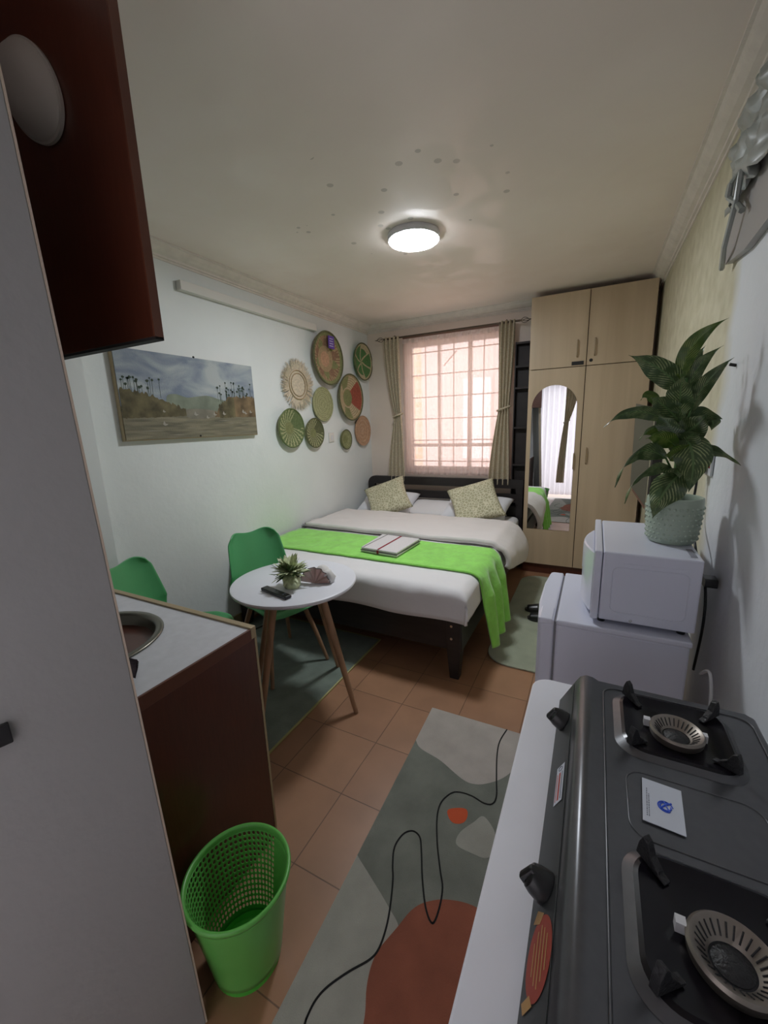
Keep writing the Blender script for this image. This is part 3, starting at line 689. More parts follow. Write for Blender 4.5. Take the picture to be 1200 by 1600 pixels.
# dark shelf unit between curtain and wardrobe
sh = thing('dark_shelf_unit', 'narrow black-brown shelf unit between right curtain and wardrobe', 'shelf', (-.67, 4.3, 0))
MB().box(-.745, -.735, 4.27, 4.355, 0, 2.235).build('side_panel', M['shelf'], sh); MB().box(-.600, -.590, 4.27, 4.355, 0, 2.235).build('side_panel', M['shelf'], sh)
MB().box(-.735, -.600, 4.34, 4.355, 0, 2.235).build('back_panel', M['shelf'], sh)
for z in (1.05, 1.42, 1.80, 2.0, 2.215): MB().box(-.735, -.600, 4.27, 4.34, z, z + .018).build('shelf', M['shelf'], sh)
# boards by the right wall beside the wardrobe
bo = thing('wall_board', 'grey-green board with slanted pink-brown lower edge fixed between wardrobe and right wall', 'board', (.34, 3.9, .7))
MB().prism([(.272, 1.600), (.398, 1.565), (.398, .770), (.30, .915), (.285, .93)], 3.90, 3.93, axis='y').build('panel', M['board'], bo)
MB().prism([(.298, .900), (.398, .745), (.398, .772), (.300, .918)], 3.895, 3.93, axis='y').build('slanted_edge', M['pinkedge'], bo)
tag(MB().box(.345, .398, 3.20, 3.30, .80, 1.50).build('black_wall_panel', M['blackm'], bevel=.004), 'narrow black upright panel on right wall behind the leafy plant', 'panel')

# ============================================================= bed
bed = thing('bed', 'double bed with espresso brown slatted headboard under the window', 'bed', (-1.5, 3.2, 0))
BX0, BX1, BY0, BY1 = -2.395, -.614, 2.10, 4.20
hb = MB(); r_ = .09
def hbout(): return [(BX1, .0), (BX1, .905)] + [(BX0 + r_ - r_ * math.sin(a), .905 - r_ + r_ * math.cos(a)) for a in [PI / 2 * i / 8 for i in range(9)]] + [(BX0, 0)]
MB().box(BX0, BX0 + .085, 4.205, 4.250, 0, .83).build('post', M['bedw'], bed); MB().box(BX1 - .07, BX1, 4.205, 4.250, 0, .83).build('post', M['bedw'], bed)
MB().prism([(BX1, .825), (BX1, .915), (BX0 + .09, .915)] + [(BX0 + .09 - .09 * math.sin(a), .825 + .09 * math.cos(a)) for a in [PI / 2 * i / 8 for i in range(1, 9)]], 4.203, 4.252, axis='y').build('top_rail', M['bedw'], bed)
for z0, z1 in ((.68, .765), (.36, .64)): MB().box(BX0 + .085, BX1 - .07, 4.212, 4.243, z0, z1).build('slat', M['bedw'], bed)
MB().box(BX0, BX0 + .03, BY0, 4.205, .18, .37).build('side_rail', M['bedw'], bed, bevel=.003)
MB().box(BX1 - .03, BX1, BY0, 4.205, .18, .37).build('side_rail', M['bedw'], bed, bevel=.003)
MB().box(BX0 + .03, BX1 - .03, BY0, BY0 + .03, .18, .385).build('foot_rail', M['bedw'], bed, bevel=.003)
MB().box(BX0 + .03, BX1 - .03, BY0 + .03, 4.2, .30, .33).build('slat_base', M['bedw'], bed)
for x, sx in ((BX0 + .005, 1), (BX1 - .005, -1)):
    lg = MB(); vs = []
    for z, w_ in ((0, .055), (.19, .085), (.38, .085)):
        for a, c in ((0, 0), (1, 0), (1, 1), (0, 1)): vs.append((x + sx * (a * w_ - (0 if z else -.01)), BY0 - .012 + c * w_, z))
    lg.add(vs, [(0, 1, 2, 3), (8, 9, 10, 11)] + [(k + i, k + (i + 1) % 4, k + 4 + (i + 1) % 4, k + 4 + i) for k in (0, 4) for i in range(4)])
    lg.build('leg', M['bedw'], bed, bevel=.004)
for z in (.34, .26): MB().lathe([(0, .004), (.008, .003), (.009, 0)], 14, basis((BX1 - .06, BY0 - .012, z), (0, -1, 0))).build('bolt', M['steel'], bed, smooth=True)
tag(MB().box(BX0 + .035, BX1 - .02, BY0 + .04, 4.19, .335, .545).build('mattress', M['sheet'], bevel=.05, segs=4), 'white mattress lying in the bed frame beneath the covers', 'mattress')

def hang(s_, edge, top, r=.06, flare=.25):
    """arc length s_ beyond an edge -> outward offset and drop"""
    if s_ <= 0: return 0.0, 0.0
    q = r * PI / 2
    if s_ < q: a = s_ / r; return r * math.sin(a), r * (1 - math.cos(a))
    return r + (s_ - q) * flare * .35, r + (s_ - q)
def drape(name, y0, y1, top, over, foot, mt, label, cat, thick, group=None, wr=.006, nx=110, ny=50, flare=.25, pleat=.0, bulge=.0, seed=0, over_f=None):
    xl = BX0 + .012; xe = BX1 - .035; ye = BY0 + .0
    def fn(u, v):
        ov = over_f(v) if over_f else over
        L_ = (xe - xl) + ov; sx_ = xl + u * L_
        sy_ = y0 - foot + v * (y1 - y0 + foot)
        dx, zx = hang(sx_ - xe, xe, top, .07, flare); dy, zy = hang(y0 - sy_, y0, top, .05, .1)
        x = min(sx_, xe) + dx; y = max(sy_, y0) - dy
        dz = math.hypot(zx, zy) if (zx < .05 and zy < .05) else max(zx, zy)
        z = top - dz
        if pleat and sx_ > xe - .05: x += .012 * min(1, (sx_ - xe + .05) / .08)
        nz_ = noise.noise(Vector((sx_ * 3 + seed, sy_ * 3, 1))) + .5 * noise.noise(Vector((sx_ * 9, sy_ * 9, seed)))
        if dz < .03: z += wr * nz_ * 1.3
        x += (wr * 1.6 * nz_ if zx > .04 else 0); y += (wr * 1.2 * nz_ if zy > .04 else 0)
        if zx > .03:
            x += (pleat * math.sin(sy_ * 34 + zx * 4) + pleat * 1.3) * min(1, zx * 6)
            x += bulge * math.sin(min(1, zx / max(ov - .03, .01)) * PI * .8)
            y += (sy_ - (y0 + y1) / 2) * .0
        if zy > .03: y += -.012 * math.sin(sx_ * 11 + seed) * min(1, zy * 6)
        if u < .02: x = xl
        z += thick * 0
        return (x, y, z)
    o = MB().grid(fn, nx, ny).build(name, mt, smooth='all', solid=thick)
    return tag(o, label, cat, group)
drape('bed_cover', 2.115, 3.25, .568, .20, .215, M['sheet'], 'smooth white bed cover hanging over the foot and right side of the bed', 'bed cover', .018, wr=.005)
drape('lime_throw', 2.335, 2.86, .590, .52, 0, M['lime'], 'bright lime green fleece throw lying across the bed and hanging to the right', 'throw', .010, wr=.004, pleat=.022, flare=.42)
dv = drape('duvet', 2.93, 3.62, .612, .30, 0, M['quilt'], 'folded off-white duvet with dark piping across the bed below the pillows', 'duvet', .040, wr=.009, bulge=.07, flare=.5, seed=4, over_f=lambda v: .22 + .14 * v)
pg = MB(); pth = []
for i in range(60):
    x = BX0 + .02 + (BX1 - .03 - BX0 - .02) * i / 59; pth.append((x, 2.905 - .03 * (i / 59) + .006 * math.sin(i * .5), .600))
for i in range(1, 12): a = i / 11; pth.append((BX1 - .03 + .09 * math.sin(a * PI / 2) + .03 * a, 2.875 + .01 * a, .600 - .20 * a ** 1.5))
pg.tube(pth, .0045, 6); pg.build('piping', M['piping'], dv, smooth='all')

def pillow(name, loc, size, rot, mt, label, cat, thick=.13, group=None, crease=.0, pw=4):
    def surf(sgn):
        def fn(u, v):
            a, c = 2 * u - 1, 2 * v - 1
            k = max(0, (1 - abs(a) ** pw)) * max(0, (1 - abs(c) ** pw))
            pin = 1 - .10 * (1 - abs(a) ** 2) * abs(c) ** 3; pin2 = 1 - .10 * (1 - abs(c) ** 2) * abs(a) ** 3
            z = sgn * thick / 2 * k ** .5
            z += .006 * noise.noise(Vector((a * 3 + loc[0] * 9, c * 3, sgn))) * (k ** .3)
            return (a * size[0] / 2 * pin2, c * size[1] / 2 * pin, z)
        return fn
    b_ = MB(); b_.grid(surf(1), 28, 28); b_.grid(surf(-1), 28, 28)
    t = b_.build(name, mt, smooth='all', local=True)
    me = t.data; bmq = bmesh.new(); bmq.from_mesh(me); bmesh.ops.remove_doubles(bmq, verts=bmq.verts, dist=.0006); bmesh.ops.recalc_face_normals(bmq, faces=bmq.faces); bmq.to_mesh(me); bmq.free()
    t.location = loc; t.rotation_euler = rot
    return tag(t, label, cat, group)
pillow('pillow', (-2.03, 3.98, .635), (.66, .42), (math.radians(26), 0, math.radians(2)), M['pillow'], 'white pillow behind the left beige cushion against the headboard', 'pillow', .15, 'white pillows at the headboard')
pillow('pillow', (-1.03, 3.98, .635), (.68, .42), (math.radians(26), 0, math.radians(-3)), M['pillow'], 'white pillow behind the right beige cushion against the headboard', 'pillow', .15, 'white pillows at the headboard')
pillow('pillow', (-1.50, 4.04, .60), (.60, .36), (math.radians(16), 0, 0), M['sheet'], 'flat white pillow in the gap between the two cushions', 'pillow', .09, 'white pillows at the headboard')
def rotm(o, loc, ax_n, spin):
    """stand a cushion: its face normal ax_n, spun in its own plane"""
    o.matrix_world = basis(loc, ax_n) @ Matrix.Rotation(spin, 4, 'Z')
c1 = pillow('cushion', (0, 0, 0), (.46, .46), (0, 0, 0), M['cushion'], 'beige green patterned square cushion tilted on the left pillow', 'cushion', .13, 'patterned cushions on the bed')
rotm(c1, (-1.935, 3.80, .735), (.05, -.70, .72), math.radians(28))
c2 = pillow('cushion', (0, 0, 0), (.47, .47), (0, 0, 0), M['cushion'], 'beige green patterned square cushion tilted on the right pillow by wardrobe', 'cushion', .13, 'patterned cushions on the bed')
rotm(c2, (-.985, 3.78, .745), (.05, -.70, .72), math.radians(22))

tw = thing('folded_towel', 'folded white towel with maroon stripe lying on the lime throw', 'towel', (-1.31, 2.61, .60))
def towel_at(z0, z1, sh_):
    q = [(-1.475 - sh_, 2.43 - sh_), (-1.165 + sh_, 2.40 - sh_), (-1.15 + sh_, 2.79 + sh_), (-1.49 - sh_, 2.81 + sh_)]
    return MB().prism(q, z0, z1)
towel_at(.600, .618, 0).build('lower_fold', M['towel'], tw, bevel=.007, segs=3)
towel_at(.618, .636, -.004).build('upper_fold', M['towel'], tw, bevel=.007, segs=3)
MB().prism([(-1.33, 2.421), (-1.315, 2.420), (-1.305, 2.793), (-1.32, 2.794)], .6355, .6372).build('stripe', M['maroon'], tw)
MB().prism([(-1.455, 2.435), (-1.449, 2.434), (-1.435, 2.80), (-1.441, 2.80)], .6355, .6370).build('thin_stripe', M['piping'], tw)
MB().box(-1.33, -1.315, 2.409, 2.413, .606, .63).build('stripe_end', M['maroon'], tw)
MB().tube([(-1.47, 2.427, .618), (-1.17, 2.398, .618), (-1.148, 2.79, .618)], .003, 6).build('piping', M['piping'], tw)

# ============================================================= table, chairs, left rug
rl = thing('green_rug', 'grey-green rug with thin yellow binding under the round table', 'rug', (-1.8, 1.8, 0))
MB().prism(rrect(-2.36, -1.275, .92, 2.30, .02), .001, .007).build('pile', M['rug_green'], rl)
MB().box(-1.275, -1.266, .92, 2.31, .001, .008).build('binding', M['rug_edge'], rl)
MB().box(-2.36, -1.266, 2.30, 2.31, .001, .008).build('binding', M['rug_edge'], rl)
TC = (-1.362, 1.562)
tb = thing('round_table', 'small round white dining table with four splayed beech legs', 'table', (TC[0], TC[1], 0))
Tm = Matrix.Translation((TC[0], TC[1], 0))
MB().lathe([(0, .72), (.312, .72), (.322, .716), (.324, .708), (.318, .698), (.29, .694), (0, .694)], 96, Tm).build('table_top', M['table_w'], tb, smooth=True)
for k, (fx, fy) in enumerate(((-1.038, 1.59), (-1.39, 1.245), (-1.69, 1.54), (-1.36, 1.90))):
    d = Vector((fx - TC[0], fy - TC[1], 0)); z0 = .008 if fx < -1.28 else 0.0
    MB().tube([(TC[0] + d.x * .45, TC[1] + d.y * .45, .694), (TC[0] + d.x * .72, TC[1] + d.y * .72, .36), (fx, fy, z0 + .001)], [.021, .018, .012], 14).build('leg', M['beech'], tb, smooth=True)
MB().tube([(TC[0] - .14, TC[1] - .10, .675), (TC[0] + .14, TC[1] + .10, .675)], .006, 8).build('brace', M['blackm'], tb)
MB().tube([(TC[0] - .10, TC[1] + .14, .668), (TC[0] + .10, TC[1] - .14, .668)], .006, 8).build('brace', M['blackm'], tb)

def make_chair(label):
    t = thing('shell_chair', label, 'chair', (0, 0, 0), 'green shell chairs at the round table')
    # local frame: +x is forward, z up
    prof_ = [(.235, .415), (.20, .438), (.10, .430), (0, .425), (-.10, .435), (-.165, .475), (-.198, .55), (-.222, .64), (-.245, .73), (-.262, .80), (-.270, .845)]
    wid = [.19, .215, .225, .225, .22, .215, .21, .20, .19, .178, .150]
    q = catmull([(a, b_, w_) for (a, b_), w_ in zip(prof_, wid)], 6, closed=False)
    def fn(u, v):
        i = min(int(v * (len(q) - 1)), len(q) - 2); f_ = v * (len(q) - 1) - i; p = q[i].lerp(q[i + 1], f_)
        s_ = 2 * u - 1; up = .055 * abs(s_) ** 3; x, z = p.x, p.y
        seatness = max(0, min(1, (.60 - z) / .12))
        z += up * seatness * (1 - max(0, (x - .12) / .2)); x += up * 1.1 * (1 - seatness)
        if v > .93: z -= .014 * math.cos(s_ * PI) * (v - .93) / .07 - .0
        if v > .88: z -= .03 * abs(s_) ** 6 * (v - .88) / .12
        return (x, s_ * p.z, z)
    MB().grid(fn, 28, 60).build('shell', M['green_p'], t, smooth='all', solid=.010, local=True, sub=1)
    cu = MB()
    cu.grid(lambda u, v: ((v - .5) * .34 + .02, (2 * u - 1) * .175, .447 + .022 * (1 - (2 * u - 1) ** 6) * (1 - (2 * v - 1) ** 6) + .012 * abs(2 * u - 1) ** 3), 16, 16)
    cu.build('seat_pad', M['green_c'], t, smooth='all', solid=.012, local=True)
    for sx, sy in ((1, 1), (1, -1), (-1, 1), (-1, -1)):
        MB().tube([(sx * .11, sy * .11, .42), (sx * .165, sy * .165, .2), (sx * .215, sy * .205, .004)], [.016, .014, .011], 12).build('leg', M['beech'], t, smooth=True, local=True)
    for s_ in (1, -1):
        MB().tube([(.11, s_ * .11, .37), (-.165, -s_ * .165, .20)], .005, 6).build('brace', M['blackm'], t, local=True)
    MB().box(-.13, .13, -.13, .13, .408, .420).build('mount_plate', M['blackm'], t, local=True)
    return t
ch = make_chair('green plastic shell chair tucked under the round table by the left wall')
ch.location = (-1.73, 1.80, .008); ch.rotation_euler = (0, 0, math.radians(-16))
ch2 = copy_tree(ch); ch2['label'] = 'green plastic shell chair mostly hidden behind the white worktop'
ch2.location = (-1.88, 1.20, .008); ch2.rotation_euler = (0, 0, math.radians(22))

# things on the round table
rc = thing('remote_control', 'black remote control lying on the round white table', 'remote', (-1.32, 1.38, .72))
o = MB().prism([(-1.418, 1.374), (-1.226, 1.332), (-1.218, 1.368), (-1.410, 1.412)], .7215, .737).build('body', M['black'], rc, bevel=.004)
for i in range(5):
    for j in range(2):
        x = -1.385 + i * .032; y = 1.381 + j * .014 - i * .0072
        MB().lathe([(0, .0385 + .70), (.0035, .738), (.004, .7368)], 8, Matrix.Translation((x, y, 0))).build('button', M['greyprint'], rc)
tp = thing('small_artificial_plant', 'small pale green rosette plant in a leafy pot on the round table', 'plant', (-1.30, 1.50, .72))
MB().lathe([(0, .7205), (.035, .7205), (.043, .735), (.045, .765), (.040, .775), (.036, .765), (0, .762)], 28, Matrix.Translation((-1.305, 1.475, 0))).build('pot', M['leaf_p'], tp, smooth=True)
rs = random.Random(11)
def leaf_grid(b_, base, mid_, tip, w_, mi=0, fold=.25, nu=6, nv=16, droop=None, shape=None):
    base, mid_, tip = Vector(base), Vector(mid_), Vector(tip)
    def pos(t): return (1 - t) ** 2 * base + 2 * (1 - t) * t * mid_ + t * t * tip
    ref = (mid_ - base).cross(tip - mid_)
    side0 = Vector((1, 0, 0)) if droop is None else Vector(droop)
    def fn(u, v):
        p = pos(v); tg = (pos(min(1, v + .02)) - pos(max(0, v - .02))).normalized()
        sd = (side0 - tg * side0.dot(tg)); sd = sd.normalized() if sd.length > 1e-4 else Vector((0, 1, 0))
        nn_ = sd.cross(tg)
        sh_ = shape(v) if shape else max(.0, math.sin(PI * min(1, .06 + .94 * v) ** .85)) ** .8
        s_ = 2 * u - 1; wv = .06 * math.sin(v * 14 + s_) * w_
        return p + sd * (s_ * w_ / 2 * sh_) + nn_ * (abs(s_) * w_ * fold * sh_ * .5 + wv * abs(s_))
    b_.grid(fn, nu, nv, mi, uv=True)
lf = MB()
for i in range(110):
    a = rs.uniform(0, 2 * PI); el = rs.uniform(-.5, 1.3); L_ = rs.uniform(.065, .105)
    base = Vector((-1.315, 1.478, .797)); d = Vector((math.cos(a) * math.cos(el), math.sin(a) * math.cos(el), math.sin(el)))
    tip = base + d * L_ + Vector((0, 0, -.004)); tip.z = max(tip.z, .735)
    leaf_grid(lf, base + d * .01, base + d * L_ * .55 + Vector((0, 0, .008)), tip, rs.uniform(.026, .036), mi=1 if i % 6 == 0 else 0, droop=(-math.sin(a), math.cos(a), .1), nu=4, nv=6)
lo = lf.build('foliage', [M['leaf_p'], M['leaf_s']], tp, smooth='all')
for i in range(14):
    a = rs.uniform(0, 2 * PI); d = Vector((math.cos(a), math.sin(a), rs.uniform(.1, 1.2))).normalized()
    q = MB(); base = Vector((-1.305, 1.475, .785)); leaf_grid(q, base, base + d * .07, base + d * rs.uniform(.09, .115), .016, droop=(-math.sin(a), math.cos(a), 0), nu=4, nv=6)
    q.build('leaf', M['leaf_s'], tp, smooth='all')
orn = thing('napkin_fan_ornament', 'rose-brown fan-shaped ornament with white tissue beside the small plant on the table', 'ornament', (-1.245, 1.60, .72))
def fanf(u, v):
    a = PI * (.02 + .96 * u); r = .080 * v
    return (-1.235 + r * math.cos(a) * .95 + .012, 1.555 + r * math.cos(a) * .25 + .006 * math.sin(u * 40) * v, .722 + r * math.sin(a) * 1.05)
MB().grid(fanf, 60, 10).build('fan', M['ornament'], orn, smooth='all', solid=.002)
MB().tube([fanf(i / 40, 1) for i in range(41)], .0018, 6).build('fan_rim', M['blackm'], orn)
for dx, dy, s_ in ((.03, .03, 1), (.075, .02, .8), (-.015, .045, .7)):
    bl = MB(); bl.lathe([(0, 0), (.03, .002), (.045, .03), (.035, .06), (.018, .078), (0, .08)], 20, Matrix.Translation((-1.245 + dx, 1.58 + dy, .7205)) @ Matrix.Scale(s_, 4))
    tmp = [Vector(v) for v in bl.v]; bl.v = [tuple(v + Vector((noise.noise(v * 40), noise.noise(v * 40 + Vector((5, 0, 0))), 0)) * .012) for v in tmp]
    bl.build('tissue', M['paper'], orn, smooth='all')

# ============================================================= floor things
rg = thing('runner_rug', 'grey runner rug with terracotta, cream shapes and a winding black line', 'rug', (-.4, 1.0, 0))
RB = [(-.683, 1.792), (-.03, 1.797), (.0, -.2), (-.615, -.2)]
def clip(poly):
    out = [Vector((p[0], p[1])) for p in poly]; k = len(RB)
    cw = RB[::-1]
    for i in range(k):
        a, c = Vector(cw[i]), Vector(cw[(i + 1) % k]); e = c - a; new = []
        ins = lambda p: e.x * (p.y - a.y) - e.y * (p.x - a.x) >= -1e-9
        for j in range(len(out)):
            p, q = out[j - 1], out[j]
            if ins(p) != ins(q):
                d = q - p; den = e.x * d.y - e.y * d.x; t = (e.y * (p.x - a.x) - e.x * (p.y - a.y)) / den if den else 0
                new.append(p + d * t)
            if ins(q): new.append(q)
        out = new
        if not out: break
    return [(p.x, p.y) for p in out]
rgb = MB(); rgb.prism(RB, .001, .006, 0)
def patch(pts, lay, mi, n_=6, smooth_=True):
    q = [(a.x, a.y) for a in catmull(pts, n_)] if smooth_ else pts
    rgb.prism(clip(q), .0055 + .0004 * lay, .0060 + .0004 * lay, mi)
patch([(-.75, 1.85), (-.74, 1.62), (-.68, 1.55), (-.635, 1.506), (-.527, 1.477), (-.415, 1.426), (-.36, 1.421), (-.305, 1.451), (-.245, 1.518), (-.18, 1.65), (-.10, 1.70), (.05, 1.70), (.1, 1.9), (-.3, 1.95)], 1, 1)
patch([(-.70, 1.0), (-.66, .962), (-.583, .92), (-.485, .866), (-.425, .82), (-.40, .70), (-.38, .5), (-.40, .3), (-.45, .1), (-.50, -.1), (-.6, -.3), (-.8, -.2), (-.8, .4)], 1, 2)
patch([(-.436, .829), (-.415, .888), (-.382, .929), (-.319, .967), (-.229, .985), (-.10, .96), (-.02, .88), (.05, .7), (.04, .45), (-.05, .3), (-.2, .25), (-.34, .33), (-.41, .48), (-.426, .605), (-.453, .67), (-.464, .719), (-.46, .762)], 2, 3)
patch([(-.42, 1.26), (-.39, 1.285), (-.355, 1.295), (-.343, 1.267), (-.35, 1.237), (-.378, 1.22), (-.403, 1.229)], 2, 4)
patch([(-.289, 1.295), (-.247, 1.267), (-.228, 1.232), (-.225, 1.168), (-.248, 1.143), (-.284, 1.14), (-.338, 1.142), (-.355, 1.159), (-.348, 1.201), (-.315, 1.256)], 2, 2)
LN = [(-.293, 1.795), (-.309, 1.701), (-.302, 1.608), (-.278, 1.485), (-.261, 1.405), (-.268, 1.363), (-.299, 1.351), (-.352, 1.362), (-.403, 1.357), (-.432, 1.336), (-.454, 1.282), (-.448, 1.217), (-.415, 1.125), (-.372, 1.037), (-.348, .991), (-.338, .931), (-.343, .885), (-.376, .913), (-.417, .986), (-.456, 1.073), (-.48, 1.115), (-.513, 1.123), (-.539, 1.096), (-.547, 1.041), (-.527, .984), (-.506, .943), (-.481, .874), (-.466, .815), (-.462, .761), (-.474, .726), (-.514, .677), (-.549, .626), (-.563, .589), (-.564, .554), (-.56, .532), (-.54, .42), (-.50, .3)]
lp_ = [p for p in catmull(LN, 5, closed=False)]
for i in range(len(lp_) - 1):
    a, c = lp_[i], lp_[i + 1]; d = (c - a).normalized(); nn_ = Vector((-d.y, d.x)) * .0028; e = d * .001
    rgb.prism([tuple(a - e + nn_), tuple(a - e - nn_), tuple(c + e - nn_), tuple(c + e + nn_)], .0066, .0075, 5)
rgb.build('pile', [M['rug_g'], M['rug_c'], M['rug_s'], M['rug_t'], M['rug_r'], M['rug_k']], rg)

tag(MB().prism(rrect(-.545, .10, 2.34, 3.98, .16), .001, .012).build('bedside_mat', M['mat_green'], bevel=.003), 'pale green mat with rounded corners on the floor between bed and fridge', 'rug')
sh_root = None
for k, (sx_, sy_, rz) in enumerate(((-.275, 3.19, .1), (-.235, 3.03, -.05))):
    t = thing('slipper', 'black slipper on the pale mat, ' + ('the one nearer the wardrobe' if k == 0 else 'the one nearer the camera'), 'slipper', (0, 0, 0), 'black slippers beside the fridge')
    def soleo(z0, z1, s_=1): return MB().prism([(p.x * s_, p.y * s_) for p in catmull([(-.12, 0), (-.10, .032), (0, .030), (.08, .045), (.13, .025), (.135, -.01), (.09, -.042), (0, -.034), (-.10, -.03)], 5)], z0, z1)
    soleo(0, .018).build('sole', M['black'], t, local=True, bevel=.003)
    MB().grid(lambda u, v: (.035 + .085 * v, (2 * u - 1) * (.046 - .012 * v), .016 + (.045 - .02 * v) * math.sin(PI * u) ** .6), 16, 8).build('strap', M['black'], t, local=True, smooth='all', solid=.005)
    t.location = (sx_, sy_, .0125); t.rotation_euler = (0, 0, PI + rz)

# waste basket
bx, by = -.802, .585
wb_ = thing('waste_basket', 'bright green plastic waste basket with perforated side in front of the cabinet', 'bin', (bx, by, 0))
H_ = .30
def brad(z): return .093 + (.136 - .093) * (z / H_)
bcx = lambda z: bx + .006; 
net = MB(); NS, NR = 60, 15
def bp_(a, z): r = brad(z); return Vector((bx + r * math.cos(a), by + r * math.sin(a), z))
a_lo, a_hi = math.radians(84), math.radians(250)
for i in range(NS):
    a0, a1 = 2 * PI * i / NS, 2 * PI * (i + 1) / NS; am = (a0 + a1) / 2
    perf = a_lo < am < a_hi
    for j in range(NR):
        z0 = .02 + (H_ - .035) * j / NR; z1 = .02 + (H_ - .035) * (j + 1) / NR
        if not perf or j == 0:
            n0 = len(net.v); net.add([bp_(a0, z0), bp_(a1, z0), bp_(a1, z1), bp_(a0, z1)], [(0, 1, 2, 3)]); continue
        zc = (z0 + z1) / 2; K = 8; outer_ = []; inner = []
        for k in range(K):
            t_ = 2 * PI * (k + .5) / K; c_, s_ = math.cos(t_), math.sin(t_); mxx = max(abs(c_), abs(s_))
            oa = am + c_ / mxx * (a1 - a0) / 2; oz = zc + s_ / mxx * (z1 - z0) / 2
            outer_.append(bp_(oa, oz)); inner.append(bp_(am + c_ * (a1 - a0) * .36, zc + s_ * (z1 - z0) * .37))
        corners = outer_
        net.add(outer_ + inner, [(k, (k + 1) % K, K + (k + 1) % K, K + k) for k in range(K)])
        # close the square's corners
        for sa, sz, k in ((1, 1, 0), (-1, 1, 2), (-1, -1, 4), (1, -1, 6)):
            net.add([bp_(am + sa * (a1 - a0) / 2, zc + sz * (z1 - z0) / 2), outer_[k], outer_[(k + 1) % K]], [(0, 1, 2)])
net.build('wall', M['bin'], wb_, smooth='all', solid=.0022, merge=True)
TB = Matrix.Translation((bx, by, 0))
MB().lathe([(0, .012), (.088, .012), (.094, .022), (.0965, .022), (.093, .0), (.080, .0), (.078, .006), (0, .006)], 60, TB).build('base', M['bin_in'], wb_, smooth=True)
MB().lathe([(.1335, H_ - .018), (.140, H_ - .016), (.1445, H_ - .004), (.143, H_ + .003), (.137, H_ + .004), (.1325, H_ - .002), (.1335, H_ - .018)], 80, TB).build('rim', M['bin'], wb_, smooth='all')

# ============================================================= right side: work table, stove
wt = thing('white_work_table', 'long white table with rounded corner carrying the gas stove', 'table', (.13, .6, 0))
top = [(.385, -.1), (.385, 1.19)] + [(-.118 + .05 - .05 * math.sin(a), 1.14 + .05 * math.cos(a)) for a in [PI / 2 * i / 8 for i in range(9)]] + [(-.122, -.1)]
MB().prism(top, .705, .73).build('table_top', M['table_w'], wt, bevel=.004)
for x, y in ((-.07, 1.11), (.34, 1.13), (-.07, -.05), (.34, -.05)): MB().box(x, x + .04, y, y + .04, 0, .705).build('leg', M['white'], wt)
MB().box(-.06, .37, 1.12, 1.14, .62, .705).build('apron', M['white'], wt); MB().box(.355, .37, -.05, 1.14, .62, .705).build('apron', M['white'], wt)

st = thing('gas_stove', 'grey two-burner gas stove with black drip pans on the white table', 'stove', (.18, .73, .73))
SX0, SX1, SY0, SY1, SZ = .006, .365, .335, 1.085, .828
# body with sloping front and rolled front rim
body = [(-.030, .742), (-.036, .75), (-.004, .812), (.006, .830), (.020, .838), (.036, .836), (.050, .829), (SX1 - .02, .829), (SX1, .820), (SX1, .742)]
bb = MB(); bb.prism(body, SY0, SY1, axis='y')
bo_ = bb.build('body', M['stove'], st, smooth=True, bevel=.006)
MB().prism([(-.0385, .752), (-.0375, .752), (-.0055, .811), (-.0065, .811)], SY0 + .01, SY1 - .015, axis='y').build('front_panel', M['stove_f'], st)
for x, y in ((.0, .37), (.33, .37), (.0, 1.05), (.33, 1.05)): MB().lathe([(0, .731), (.012, .731), (.012, .745), (0, .745)], 16, Matrix.Translation((x, y, 0))).build('foot', M['black'], st)
